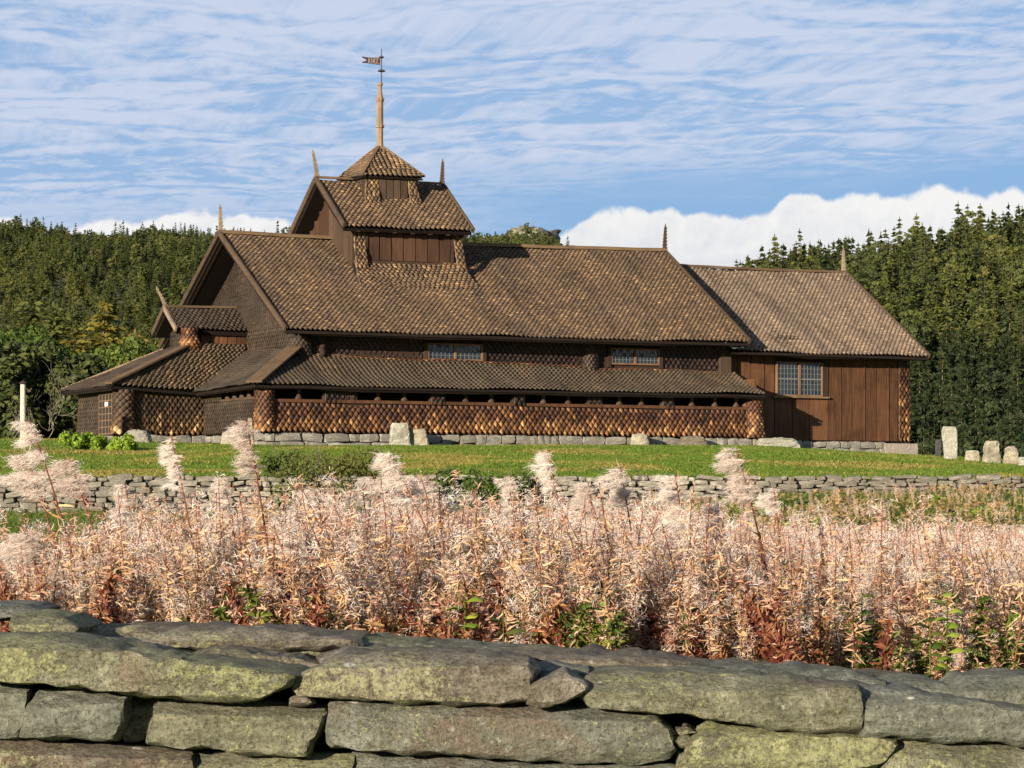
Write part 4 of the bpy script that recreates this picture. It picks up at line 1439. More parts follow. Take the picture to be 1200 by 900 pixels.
    me.materials.append(MATS[m])
    me.polygons.foreach_set('use_smooth', np.ones(len(Fc), bool))
    me.update()
    try:
        me.set_sharp_from_angle(angle=R(24))
    except Exception:
        pass
    return link('stone', me, fw)


ST = [
    # lower courses (face)
    ([(-20, 870), (60, 872), (150, 880), (222, 884), (228, 905), (225, 960), (-20, 960)], .03, .6, 'brown_stone'),
    ([(228, 886), (330, 888), (412, 890), (408, 960), (232, 960)], .02, .6, 'lichen_stone'),
    ([(412, 885), (470, 887), (640, 896), (800, 899), (860, 904), (850, 960), (415, 960)], .02, .6, 'slate_stone'),
    ([(850, 902), (1045, 903), (1050, 960), (852, 960)], .04, .6, 'brown_stone'),
    ([(-30, 800), (0, 797), (24, 800), (32, 812), (27, 850), (18, 866), (-30, 868)], .06, .6, 'slate_stone'),
    ([(40, 813), (62, 807), (135, 812), (147, 818), (144, 850), (132, 870), (70, 867), (20, 865), (28, 832)], .0, .5, 'slate_stone'),
    ([(150, 815), (172, 818), (186, 822), (180, 845), (166, 868), (145, 873), (140, 850)], .12, .5, 'slate_stone'),
    ([(183, 826), (215, 822), (300, 825), (378, 826), (384, 836), (372, 862), (356, 889), (300, 886), (200, 876), (170, 874), (174, 848)], .0, .55, 'lichen_stone'),
    ([(384, 828), (400, 822), (560, 824), (700, 828), (760, 838), (786, 855), (793, 880), (778, 896), (640, 893), (480, 884), (388, 879), (380, 860)], .0, .6, 'slate_stone'),
    ([(786, 856), (806, 853), (818, 858), (800, 864), (788, 864)], .05, .3, 'brown_stone'),
    ([(788, 865), (806, 862), (817, 868), (812, 876), (796, 876)], .03, .3, 'lichen_stone'),
    ([(796, 880), (806, 877), (811, 884), (806, 892), (796, 894)], .06, .3, 'slate_stone'),
    ([(834, 848), (880, 852), (985, 862), (1052, 866), (1056, 872), (1030, 900), (1000, 910), (810, 908), (796, 900), (812, 868)], .0, .6, 'lichen_stone'),
    ([(1066, 867), (1120, 870), (1240, 872), (1240, 960), (1060, 960), (1034, 902), (1048, 880)], .0, .6, 'lichen_stone'),
    ([(814, 884), (835, 900), (830, 960), (800, 960), (798, 905)], .2, .6, 'slate_stone'),
    # cap slabs
    ([(-40, 748), (60, 750), (200, 772), (330, 788), (352, 792), (338, 806), (300, 820), (268, 826), (190, 818), (90, 806), (-40, 798)], -.05, .42, 'lichen_stone'),
    ([(352, 792), (400, 772), (470, 768), (560, 770), (618, 776), (632, 786), (624, 800), (622, 824), (560, 825), (470, 824), (400, 820), (346, 818), (342, 806)], -.02, .5, 'brown_stone'),
    ([(342, 818), (356, 814), (366, 822), (352, 826), (340, 826)], .0, .2, 'brown_stone'),
    ([(622, 806), (640, 796), (662, 788), (684, 800), (688, 808), (660, 824), (632, 830), (620, 826)], -.04, .25, 'brown_stone'),
    ([(690, 796), (740, 790), (820, 792), (920, 798), (1010, 806), (1015, 830), (1012, 862), (940, 860), (860, 848), (790, 838), (740, 834), (690, 830), (680, 818)], -.02, .5, 'lichen_stone'),
    ([(1012, 808), (1080, 816), (1240, 836), (1240, 874), (1140, 870), (1014, 864), (1010, 840)], -.01, .5, 'slate_stone'),
    # stones lying on top, further back
    ([(10, 724), (34, 722), (70, 726), (92, 736), (80, 748), (10, 748)], .45, .95, 'lichen_stone'),
    ([(-40, 710), (20, 710), (42, 716), (36, 726), (-40, 728)], .7, 1.2, 'slate_stone'),
    ([(60, 742), (150, 738), (250, 740), (330, 742), (420, 750), (430, 762), (300, 764), (150, 760), (60, 752)], .62, 1.25, 'brown_stone'),
    ([(40, 748), (140, 752), (200, 764), (260, 776), (180, 774), (60, 760)], .42, .8, 'slate_stone'),
    ([(226, 766), (260, 762), (350, 772), (380, 782), (350, 792), (300, 786), (226, 774)], .40, .8, 'brown_stone'),
    ([(215, 752), (330, 750), (480, 756), (560, 764), (566, 776), (420, 778), (330, 772), (215, 764)], .7, 1.3, 'lichen_stone'),
    ([(370, 772), (420, 764), (520, 766), (560, 774), (400, 786)], .4, .8, 'brown_stone'),
    ([(560, 770), (640, 768), (700, 770), (790, 776), (850, 786), (850, 798), (700, 796), (620, 790), (560, 784)], .45, 1.1, 'brown_stone'),
    ([(600, 784), (650, 780), (690, 786), (690, 798), (650, 800), (610, 800)], .25, .6, 'slate_stone'),
    ([(840, 788), (880, 786), (1000, 790), (1040, 800), (1044, 812), (960, 812), (860, 804)], .35, .9, 'slate_stone'),
    ([(1036, 806), (1080, 800), (1120, 806), (1136, 818), (1120, 828), (1050, 822)], .35, .8, 'slate_stone'),
    ([(1130, 812), (1150, 798), (1200, 796), (1250, 800), (1250, 842), (1180, 836), (1134, 828)], .15, .7, 'slate_stone'),
    ([(820, 780), (920, 784), (1000, 792), (1090, 798), (1090, 812), (820, 800)], .8, 1.3, 'brown_stone'),
    ([(430, 760), (520, 758), (600, 764), (680, 768), (680, 782), (430, 776)], .85, 1.4, 'slate_stone'),
]
for i, (poly, y0, y1, mm) in enumerate(ST):
    w = max(p[0] for p in poly) - min(p[0] for p in poly)
    big_stone(poly, y0, y1, mm, seed=i + 1, n=24 if w > 150 else 12, amp=.012 if w > 100 else .007, rnd=.014 if w > 100 else .008)
# the wall goes on beyond both edges of the view
er = random.Random(77)
for side in (-1, 1):
    for row, (ya, yb) in enumerate(((752, 798), (802, 868), (872, 950), (740, 760))):
        x = -42 if side < 0 else 1242
        if row == 3: x += side * 260
        lim = 2300
        while abs(x - 600) < lim:
            w = er.uniform(170, 430) if row != 1 else er.uniform(110, 330)
            a, b = (x - w, x) if side < 0 else (x, x + w)
            dy = 22 if side > 0 else 0
            j = lambda s_: er.uniform(-s_, s_)
            y0_, y1_ = ya + dy + j(6), yb + (dy if row == 0 else 0) + j(3)
            poly = [(a + 4, y0_ + 12 + j(6)), (a + w * .15, y0_ + j(4)), (a + w * .5, y0_ + j(5)), (a + w * .88, y0_ + j(4)), (b - 4, y0_ + 14 + j(6)),
                    (b - 6 + j(4), y1_ - 10), (b - w * .12, y1_), (a + w * .5, y1_ + j(3)), (a + w * .1, y1_), (a + 5, y1_ - 12)]
            d0 = {0: -.02, 1: 0, 2: .03, 3: .5}[row]
            big_stone(poly, d0, d0 + .6, er.choice(('lichen_stone', 'slate_stone', 'brown_stone')), seed=100 + len(bpy.data.objects) % 997, n=9, amp=.012, rnd=.014)
            x = x + side * (w + 3)
# dark heart of the wall behind the joints
m_ = MB()
for i in range(30):
    a = -5.2 + 10.4 * i / 30; b = -5.2 + 10.4 * (i + 1) / 30
    t0 = 1.6 - .46 - .10 * min(1, max(0, (a + 1.6) / 3.2)); t1 = 1.6 - .46 - .10 * min(1, max(0, (b + 1.6) / 3.2))
    m_.hexa([(a, .30, 0), (b, .30, 0), (b, 1.2, 0), (a, 1.2, 0)], [(a, .30, t0), (b, .30, t1), (b, 1.2, t1 - .02), (a, 1.2, t0 - .02)])
link('wall_core', m_.mesh('wall_core', 'joint_dark'), fw)

# ------------------------------------------------------------------ scattering helper
def scatter(name, pts, rots, scs, ids, variants, kind='stuff'):
    """one object that carries many instances of the variant meshes"""
    col = bpy.data.collections.new(name + '_kinds')
    for i, me in enumerate(variants):
        o = bpy.data.objects.new('%s_kind_%02d' % (name, i), me)
        col.objects.link(o)
    me = bpy.data.meshes.new(name)
    n = len(pts)
    me.vertices.add(n)
    me.vertices.foreach_set('co', np.asarray(pts, np.float32).ravel())
    a = me.attributes.new('rot', 'FLOAT_VECTOR', 'POINT'); a.data.foreach_set('vector', np.asarray(rots, np.float32).ravel())
    a = me.attributes.new('scl', 'FLOAT_VECTOR', 'POINT'); a.data.foreach_set('vector', np.asarray(scs, np.float32).ravel())
    a = me.attributes.new('pick', 'INT', 'POINT'); a.data.foreach_set('value', np.asarray(ids, np.int32))
    me.update()
    o = link(name, me)
    ng = bpy.data.node_groups.new(name, 'GeometryNodeTree')
    ng.interface.new_socket('Geometry', in_out='INPUT', socket_type='NodeSocketGeometry')
    ng.interface.new_socket('Geometry', in_out='OUTPUT', socket_type='NodeSocketGeometry')
    N = ng.nodes; L = ng.links
    gi = N.new('NodeGroupInput'); go = N.new('NodeGroupOutput')
    ci = N.new('GeometryNodeCollectionInfo'); ci.inputs[0].default_value = col
    ci.inputs['Separate Children'].default_value = True; ci.inputs['Reset Children'].default_value = True
    ip = N.new('GeometryNodeInstanceOnPoints'); ip.inputs['Pick Instance'].default_value = True

    def na(nm, dt):
        q = N.new('GeometryNodeInputNamedAttribute'); q.data_type = dt; q.inputs[0].default_value = nm
        return q.outputs[0]
    L.new(gi.outputs[0], ip.inputs['Points'])
    L.new(ci.outputs[0], ip.inputs['Instance'])
    L.new(na('pick', 'INT'), ip.inputs['Instance Index'])
    L.new(na('rot', 'FLOAT_VECTOR'), ip.inputs['Rotation'])
    L.new(na('scl', 'FLOAT_VECTOR'), ip.inputs['Scale'])
    L.new(ip.outputs[0], go.inputs[0])
    md = o.modifiers.new('scatter', 'NODES'); md.node_group = ng
    o['kind'] = kind
    return o


def rot_lean(lx, ly, yaw):
    """lean towards (lx, ly) after a turn about the stem"""
    q = Euler((-ly, lx, 0)).to_matrix() @ Matrix.Rotation(yaw, 3, 'Z')
    return tuple(q.to_euler())


# ------------------------------------------------------------------ trees
def quads(C, A, B, rn):
    """leaf quads: centres C, half-axes A and B"""
    n = len(C)
    V = np.empty((n, 4, 3)); V[:, 0] = C - A; V[:, 1] = C - B * .9; V[:, 2] = C + A; V[:, 3] = C + B * .9
    return V.reshape(-1, 3), np.arange(n * 4).reshape(-1, 4), rn


def unit(v):
    return v / (np.linalg.norm(v, axis=-1, keepdims=True) + 1e-9)


def conifer_crown(h, r, seed, whorls=22, per=8, clump=.5, droop=.35, low=.08, m='spruce_needles', power=.85, ragged=.25, upturn=0.0):
    g = np.random.default_rng(seed)
    C = []; A = []; B = []; rn = []
    for i in range(whorls):
        t = low + (1 - low) * (i + g.uniform(-.3, .3)) / whorls
        t = min(max(t, low), .985)
        z = h * t
        L = r * (1 - t) ** power * 1.0 + .06 * r
        nb = max(4, int(per * (0.5 + .8 * (1 - t))))
        for k in range(nb):
            a = g.uniform(0, 2 * math.pi)
            Lb = L * g.uniform(1 - ragged * 1.6, 1 + ragged)
            nc = max(2, int(Lb / (clump * .55)))
            br = g.uniform(0, 1)
            for q in range(nc):
                f = (q + g.uniform(.3, 1.0)) / nc
                rad = Lb * f
                zz = z - droop * Lb * f ** 1.3 + upturn * Lb * f ** 2 + g.normal(0, .08 * clump)
                s = clump * (1.15 - .55 * f) * g.uniform(.7, 1.25)
                d = np.array([math.cos(a), math.sin(a), -droop * .7 + g.normal(0, .15)])
                sd = np.array([-math.sin(a), math.cos(a), g.normal(-.2, .95)])
                j = g.normal(0, .16 * Lb * (.3 + f * .5), 2)
                C.append((math.cos(a) * rad - math.sin(a) * j[0], math.sin(a) * rad + math.cos(a) * j[0], zz))
                A.append(d / np.linalg.norm(d) * s * .75); B.append(sd / np.linalg.norm(sd) * s * .46)
                rn.append(np.clip(.25 + .35 * br + .3 * f + g.normal(0, .1), 0, 1))
    # leader
    for q in range(6):
        zz = h * (.95 + .06 * q / 6)
        C.append((0, 0, zz)); A.append((g.normal(0, .02), g.normal(0, .02), clump * .5)); B.append((clump * .16 * math.cos(q), clump * .16 * math.sin(q), 0)); rn.append(.6)
    V, F, rn = quads(np.array(C), np.array(A), np.array(B), np.array(rn))
    return mesh_np('crown', V, F, m, rnd=rn)


def trunk_mesh(h, r, seed, m='bark', bend=.15):
    g = np.random.default_rng(seed)
    n = 8; seg = 7
    V = []; off = np.zeros(2)
    for i in range(n + 1):
        t = i / n
        off = off + g.normal(0, bend * h / 60, 2)
        rr = r * (1 - t * .93) * (1.35 if i == 0 else 1)
        for k in range(seg):
            a = 2 * math.pi * k / seg
            V.append((off[0] + rr * math.cos(a), off[1] + rr * math.sin(a), h * t - (.6 if i == 0 else 0)))
    F = [(i * seg + k, i * seg + (k + 1) % seg, (i + 1) * seg + (k + 1) % seg, (i + 1) * seg + k) for i in range(n) for k in range(seg)]
    return mesh_np('trunk', np.array(V), np.array(F), m, rnd=np.full(len(F), .5), smooth=True)


def blob_crown(h, r, seed, m, n_cl=26, leaf=.22, per=90, zlow=.35, flat=.75):
    """broadleaf or old pine: leaf clusters at the ends of hidden limbs"""
    g = np.random.default_rng(seed)
    C = []; A = []; B = []; rn = []
    for i in range(n_cl):
        t = g.uniform(0, 1)
        z = h * (zlow + (1 - zlow) * t)
        env = r * math.sqrt(max(.05, 1 - ((t - .35) / .72) ** 2))
        a = g.uniform(0, 2 * math.pi); rad = env * math.sqrt(g.uniform(.05, 1)) * .85
        c = np.array([math.cos(a) * rad, math.sin(a) * rad, z])
        cr = r * g.uniform(.18, .36)
        k = int(per * (cr / (.27 * r)) ** 2)
        d = unit(g.normal(0, 1, (k, 3))) * (g.uniform(.35, 1, (k, 1)) ** .5) * cr * np.array([1, 1, flat])
        C.append(c + d)
        n_ = unit(d + g.normal(0, cr * .5, (k, 3)) + np.array([0, 0, cr * .3]))
        x = unit(np.cross(n_, g.normal(0, 1, (k, 3))))
        y = np.cross(n_, x)
        s = leaf * g.uniform(.6, 1.3, (k, 1))
        A.append(x * s); B.append(y * s * .65)
        rn.append(np.clip(g.uniform(.2, .8) + g.normal(0, .12, k), 0, 1))
    V, F, rn = quads(np.concatenate(C), np.concatenate(A), np.concatenate(B), np.concatenate(rn))
    return mesh_np('crown', V, F, m, rnd=rn)


def limbs(mb_v, mb_f, p, d, L, r, depth, g, spread=.6, up=.25):
    n = 4; seg = 5
    p = np.array(p, float); d = np.array(d, float)
    rings = []
    for i in range(n + 1):
        t = i / n
        rr = r * (1 - .55 * t)
        u = unit(np.cross(d, [0.13, .31, 1.0] if abs(d[2]) < .95 else [1, 0, 0])); w = np.cross(d, u)
        base = len(mb_v)
        for k in range(seg):
            a = 2 * math.pi * k / seg
            mb_v.append(tuple(p + (u * math.cos(a) + w * math.sin(a)) * rr))
        if i:
            for k in range(seg):
                mb_f.append((base - seg + k, base - seg + (k + 1) % seg, base + (k + 1) % seg, base + k))
        if depth > 0 and i >= 1:
            for _ in range(2 if i < n else 3):
                nd = unit(d + g.normal(0, spread, 3) + np.array([0, 0, up]))
                limbs(mb_v, mb_f, p, nd, L * g.uniform(.4, .65), rr * .55, depth - 1, g, spread, up)
        d = unit(d + g.normal(0, .12, 3) + np.array([0, 0, .04]))
        p = p + d * L / n
    return


def bare_tree_mesh(h, seed, m='birch_bark', r=.09):
    g = np.random.default_rng(seed)
    V = []; F = []
    limbs(V, F, (0, 0, -.3), unit(np.array([g.normal(0, .15), g.normal(0, .1), 1.0])), h, r, 2, g)
    return mesh_np('trunk', np.array(V), np.array(F), m, rnd=np.full(len(F), .5))


# kinds used on the hills
HK = []          # (crown mesh, trunk mesh, height)
for i, (h, r, m, pw) in enumerate(((11, 1.9, 'spruce_needles', .85), (12.5, 1.7, 'dark_needles', .9), (10, 2.0, 'light_needles', .75), (13, 2.0, 'spruce_needles', .8),
                                   (9, 1.8, 'dark_needles', .8), (11.5, 1.6, 'light_needles', .95))):
    HK.append((conifer_crown(h, r * 1.35, 40 + i, 24, 9, .62, m=m, power=pw, ragged=.3), trunk_mesh(h * .97, .14, 60 + i), h))
for i, (h, r, m) in enumerate(((9.5, 2.3, 'spruce_needles'), (9, 2.5, 'light_needles'), (8.5, 3.0, 'dark_needles'))):
    HK.append((blob_crown(h, r, 80 + i, m, 26, .26, 55, .25, .6), trunk_mesh(h * .9, .16, 90 + i), h))


def left_top(x):     # height of the far ridge over its width (x in metres at 900 m)
    return np.interp(x, [-400, -160, -103, -66, -38, -10, 0, 14, 26, 40, 70, 120, 400], [84, 80.5, 79.5, 79, 78, 80, 80, 79, 75.5, 68, 55, 40, 30])


def far_z(X, Y):
    t = sstep(Y, 280, 900)
    s = np.clip((Y - 280) / 620, 0, 1)
    z = left_top(X * 900 / np.maximum(Y, 200)) * (.35 * s + .65 * t ** .9) - 2
    back = np.clip((Y - 900) / 500, 0, 1)
    z = z - back * 30
    return z + (1.2 * np.sin(X * .05) * np.sin(Y * .021) + 1.3 * np.sin(X * .13 + 1) + .9 * np.sin(X * .31)) * s


def right_z(X, Y):
    top = np.interp(X, [-200, -20, 10, 28, 36, 60, 78, 120, 400], [-30, -12, 4, 26, 33, 36, 40, 52, 72])
    t = sstep(Y, 190, 470)
    back = np.clip((Y - 470) / 300, 0, 1)
    return top * t - 3 - back * 10


def hill(name, fn, x0, x1, y0, y1, nx_, ny_, m):
    X, Y = np.meshgrid(np.linspace(x0, x1, nx_), np.linspace(y0, y1, ny_))
    Z = fn(X, Y)
    id_ = np.arange(nx_ * ny_).reshape(ny_, nx_)
    F = np.stack([id_[:-1, :-1], id_[:-1, 1:], id_[1:, 1:], id_[1:, :-1]], -1).reshape(-1, 4)
    o = link(name, mesh_np(name, np.stack([X, Y, Z], -1).reshape(-1, 3), F, m, smooth=True))
    tag(o, kind='structure')
    return o


hill('hill', far_z, -420, 420, 280, 1400, 90, 80, 'forest_floor')
hill('hill', right_z, 0, 420, 190, 770, 80, 50, 'forest_floor')


def px_of(X, Y, Z):
    return 600 + 3500 * X / Y, 600 - 3500 * Z / Y


forest = []
g = np.random.default_rng(3)
# far hillside, in view and some way beyond the frame on both sides
N_ = 19500
Yf = np.sqrt(g.uniform(290 ** 2, 915 ** 2, N_))
Xf = g.uniform(-.33, .32, N_) * Yf
for X, Y in zip(Xf, Yf):
    px, _ = px_of(X, Y, 0)
    if 860 < px < 1750 and Y < 800: continue
    Z = float(far_z(X, Y))
    rocky = px > 545 and px < 800
    if rocky and (Y > 700 and g.uniform() < .45): continue
    k = (6 + g.integers(0, 2)) if (rocky and g.uniform() < .8) or g.uniform() < .45 else g.integers(0, 6)
    patch = noise.noise(Vector((X * .02, Y * .012, 3)))
    if k < 6:
        k = [0, 3, 1, 4][g.integers(0, 4)] if patch < .05 else [2, 5, 0, 3][g.integers(0, 4)]
    sc = g.uniform(.34, .58) * (.85 if rocky else 1) * (1.25 if g.uniform() < .07 else 1)
    forest.append((X, Y, Z - .2, int(k), sc, 0))
# right hillside
N_ = 6600
Yr = np.sqrt(g.uniform(200 ** 2, 480 ** 2, N_))
Xr = g.uniform(.045, .34, N_) * Yr
for X, Y in zip(Xr, Yr):
    Z = float(right_z(X, Y))
    if Z < -2.5: continue
    py = px_of(X, Y, Z + 6)[1]
    hi = py < 400
    if hi:
        k = [0, 5, 6, 3, 4, 1, 7, 0][g.integers(0, 8)]
    else:
        k = [1, 4, 8, 1, 8, 4][g.integers(0, 6)]  # only dark kinds low down: the lower slope's shade put into tree colour
    sc = g.uniform(.48, .84) * (1.3 if g.uniform() < .07 else 1) if hi else g.uniform(.5, .8)
    forest.append((X, Y, Z - .2, int(k), sc, 1))
# the 300 that stand nearest in view become trees of their own
vis = []
for i, (X, Y, Z, k, sc, side) in enumerate(forest):
    px, py = px_of(X, Y, Z + HK[k][2] * sc * .8)
    show = 0
    if side == 1 and 1075 < px < 1200 and py < 545: show = 1
    if side == 1 and 880 < px < 1075 and py < 325: show = 1
    if side == 0 and 0 < px < 345 and py < 420: show = 1
    if side == 0 and 560 < px < 695 and py < 292: show = 1
    if show: vis.append((Y / (HK[k][2] * sc), i))
vis.sort()
single = set(i for _, i in vis[:290])
for i in sorted(single):
    X, Y, Z, k, sc, side = forest[i]
    nm = 'pine_tree' if k >= 6 else 'spruce_tree'
    root = bpy.data.objects.new(nm, None); COL.objects.link(root)
    root.location = (X, Y, Z); root.rotation_euler = (0, 0, float(g.uniform(0, 6.28))); root.scale = (sc, sc, sc)
    where = 'right of the chancel' if side else 'left of the church'
    ppx, ppy = px_of(X, Y, Z + HK[k][2] * sc)
    level = 'on the skyline' if ppy < 300 else ('high on the slope' if ppy < 380 else ('halfway up the slope' if ppy < 450 else 'at the foot of the slope'))
    if side: where = ''; level += ' behind the chancel roof' if ppx < 1090 else (' above the tall pale slab' if ppx < 1140 else ' above the speckled gravestones')
    shade = {0: 'mid green', 1: 'dark green', 2: 'light green', 3: 'mid green', 4: 'dark green', 5: 'light green', 6: 'mid green', 7: 'light green', 8: 'dark green'}[k]
    tag(root, ('%s %s %s %s %s' % ('tall' if sc > .85 else ('small' if sc < .62 else 'middle-sized'), shade, 'pine' if k >= 6 else 'spruce', level, where)).strip(), 'tree',
        '%s on the slope %s' % ('pines' if k >= 6 else 'spruces', 'right of the chancel' if side else 'left of the church'))
    link('crown', HK[k][0], root); link('trunk', HK[k][1], root)
rest = [f for i, f in enumerate(forest) if i not in single]
fo = scatter('forest', [(f[0], f[1], f[2]) for f in rest], [(0, 0, g.uniform(0, 6.28)) for f in rest],
             [(f[4] * g.uniform(.9, 1.25),) * 2 + (f[4] * g.uniform(.85, 1.15),) for f in rest], [f[3] for f in rest], [k[0] for k in HK])
tag(fo, 'dense mixed conifer forest covering the hillsides behind the church', 'forest', kind='stuff')
# pale rock outcrops on the far ridge
rk = [rock_mesh(300 + i, 'rock_face', 8) for i in range(3)]
for i, (px, Y, s) in enumerate(((585, 880, 7), (628, 870, 9), (668, 850, 6), (612, 830, 5))):
    X = (px - 600) / 3500 * Y
    o = link('rock_outcrop', rk[i % 3], loc=(X, Y, float(far_z(X, Y)) + .6), rot=(0, 0, i), sc=(s * 1.8, s, s * .9))
    tag(o, ('pale rock outcrop on the far ridge behind the nave roof', 'largest pale rock outcrop on the far ridge behind the nave roof',
            'pale rock outcrop low on the far ridge above the nave roof', 'small pale rock outcrop between pines behind the nave roof')[i], 'rock', 'rock outcrops on the far ridge')

# nearer trees left of the church
NK = {
    'larch': (conifer_crown(9, 3.1, 501, 34, 15, .40, droop=.12, m='yellow_needles', power=.7, ragged=.4, upturn=.12), trunk_mesh(8.8, .13, 502), 9, 'larch_tree'),
    'rust': (conifer_crown(8, 2.7, 503, 30, 13, .38, droop=.1, m='rust_needles', power=.7, ragged=.45, upturn=.1), trunk_mesh(7.8, .12, 504, 'grey_bark'), 8, 'larch_tree'),
    'pine': (conifer_crown(9, 3.2, 505, 34, 16, .42, droop=.08, m='light_needles', power=.6, ragged=.4, upturn=.2), trunk_mesh(8.8, .15, 506), 9, 'pine_tree'),
    'leafy': (blob_crown(7.5, 2.9, 507, 'green_leaves', 44, .17, 130, .12, .7), trunk_mesh(7, .14, 508), 7.5, 'leafy_tree'),
    'darkleafy': (blob_crown(6.5, 3.0, 509, 'spruce_needles', 44, .18, 140, .05, .8), trunk_mesh(6, .14, 510), 6.5, 'leafy_tree'),
}
SPOTS = [('leafy', 30, 388, 180, 'rounded leafy green tree directly above the lamp post'),
         ('darkleafy', 45, 402, 166, 'dark leafy tree whose crown fills the gap between lamp post and porch'),
         ('darkleafy', 5, 405, 165, 'dark leafy crown reaching over the lamp post from the edge of the view'),
         ('darkleafy', 88, 418, 167, 'dark leafy crown just above the porch eave'),
         ('leafy', 150, 400, 178, 'leafy green tree showing between the brownish larch and the porch roof'),
         ('larch', 122, 352, 205, 'yellow-green larch with layered branches, the brightest tree beside the porch'),
         ('rust', 158, 388, 196, 'brownish half-bare larch between the yellow larch and the porch roof'),
         ('pine', 36, 352, 212, 'tall light green pine with a broken top over the lamp post'),
         ('pine', 62, 358, 207, 'light green pine standing next to the tall pine over the lamp post'),
         ('larch', 88, 385, 200, 'smaller yellowish larch left of the brightest larch'),
         ('leafy', 8, 395, 185, 'round leafy green tree at the edge left of the lamp post'),
         ('leafy', 70, 410, 180, 'broad leafy tree behind the lamp post with bare stems in front'),
         ('leafy', 120, 415, 184, 'leafy green tree close behind the porch roof'),
         ('larch', 182, 402, 190, 'low yellow larch rising directly behind the porch roof slope'),
         ('darkleafy', 20, 440, 172, 'dark undergrown tree in the shade behind the lamp post'),
         ('darkleafy', 62, 440, 168, 'dark round tree low between lamp post and porch'),
         ('darkleafy', 100, 445, 170, 'dark bushy tree low beside the porch wall'),
         ('darkleafy', -20, 430, 175, 'dark tree cut off by the edge of the view beyond the lamp post'),
         ('leafy', -30, 380, 190, 'leafy tree mostly beyond the edge of the view left of the pines')]
for j, (kk, px, py, Y, lab) in enumerate(SPOTS):
    cr, tk, h, nm = NK[kk]
    X = (px - 600) / 3500 * Y; ztop = (600 - py) / 3500 * Y
    z0 = float(gz(X, Y)) - .2
    s = (ztop - z0) / h
    root = bpy.data.objects.new(nm, None); COL.objects.link(root)
    root.location = (X, Y, z0); root.rotation_euler = (0, 0, j * 1.3)
    wsc = max(.85, min(s, 1.25)) if kk != 'darkleafy' else 1.1
    root.scale = (wsc, wsc, s)
    tag(root, lab, 'tree', 'trees beside the church on the left')
    link('crown', cr, root); link('trunk', tk, root)
for j, (px, Y, h, sd, lab) in enumerate(((14, 163, 5.4, 11, 'bare pale birch at the edge of the view above the lamp post'), (56, 162.5, 6.0, 12, 'taller bare pale birch between lamp post and porch'))):
    X = (px - 600) / 3500 * Y
    root = bpy.data.objects.new('birch_tree', None); COL.objects.link(root)
    root.location = (X, Y, float(gz(X, Y)))
    tag(root, lab, 'tree', 'bare birches beside the church')
    link('trunk', bare_tree_mesh(h * .55, sd, 'birch_bark' if j < 2 else 'grey_bark', .085), root)


# ------------------------------------------------------------------ bushes and ground cover
def bush_mesh(rx, ry, h, seed, m, n=2500, leaf=.08, lumps=30):
    g = np.random.default_rng(seed)
    c = np.stack([g.uniform(-.9, .9, lumps) * rx, g.uniform(-.7, .7, lumps) * ry, g.uniform(.1, .7, lumps) * h], -1)
    rr = g.uniform(.2, .42, lumps) * min(h * 1.1, rx)
    k = g.integers(0, lumps, n)
    d = unit(g.normal(0, 1, (n, 3)))
    C = c[k] + d * (rr[k] * g.uniform(.5, 1.05, n) ** .6)[:, None]
    C[:, 2] = np.maximum(C[:, 2], .02)
    n_ = unit(d + g.normal(0, .6, (n, 3)))
    x = unit(np.cross(n_, g.normal(0, 1, (n, 3)))); y = np.cross(n_, x)
    s = leaf * g.uniform(.6, 1.4, (n, 1))
    lum = g.uniform(.15, .85, lumps)
    V, F, rn = quads(C, x * s, y * s * .55, np.clip(lum[k] * .6 + g.uniform(0, .4, n), 0, 1))
    return mesh_np('foliage', V, F, m, rnd=rn)


def bush(px0, px1, pytop, Y, m, lab, seed, name='bush', n=3000, leaf=.08, ry=None, zb=None):
    s = Y / 3500
    X = ((px0 + px1) / 2 - 600) * s; rx = (px1 - px0) / 2 * s
    z0 = float(gz(X, Y)) if zb is None else zb
    h = (600 - pytop) * s - z0
    root = bpy.data.objects.new(name, None); COL.objects.link(root)
    root.location = (X, Y, z0)
    tag(root, lab, 'bush')
    link('foliage', bush_mesh(rx, ry or rx * .6, h, seed, m, n, leaf), root)
    V = []; F = []
    g = np.random.default_rng(seed)
    for i in range(6):
        limbs(V, F, (g.uniform(-.4, .4) * rx, g.uniform(-.1, .1), -.1), unit(np.array([g.normal(0, .5), g.normal(0, .3), 1.0])), h * .7, .02, 1, g)
    link('stem', mesh_np('stem', np.array(V), np.array(F), 'grey_bark', rnd=np.full(len(F), .5)), root)
    return root


bush(72, 158, 508, 112, 'bright_leaves', 'low bright green bush on the lawn in front of the porch', 1, n=5200, leaf=.075, ry=.8)
bush(318, 446, 516, 84.9, 'shrub_leaves', 'wide scrubby green and brown bush growing over the churchyard wall', 2, n=7000, leaf=.05, zb=.25, ry=1.0)
bush(306, 352, 519, 85.8, 'green_leaves', 'green bush at the left end of the scrubby bush on the wall', 3, n=1800, leaf=.06, zb=.6)
bush(490, 560, 541, 84.6, 'green_leaves', 'small dark green bush creeping over the wall right of the scrubby bush', 4, n=2200, leaf=.06, zb=.2)
bush(545, 625, 547, 84.0, 'green_leaves', 'dark green creeper hanging over the churchyard wall near the middle', 5, n=2200, leaf=.06, zb=0)
bush(905, 955, 578, 82.5, 'shrub_leaves', 'dark brownish bush at the foot of the churchyard wall below the chancel', 6, n=1500, leaf=.07)
bush(1085, 1180, 566, 82.8, 'rust_weed', 'dry purplish brown weeds against the churchyard wall below the gravestones', 7, n=2400, leaf=.05, ry=.6)
bush(645, 700, 587, 80, 'green_leaves', 'small green bush below the middle of the churchyard wall', 8, n=1300, leaf=.07)


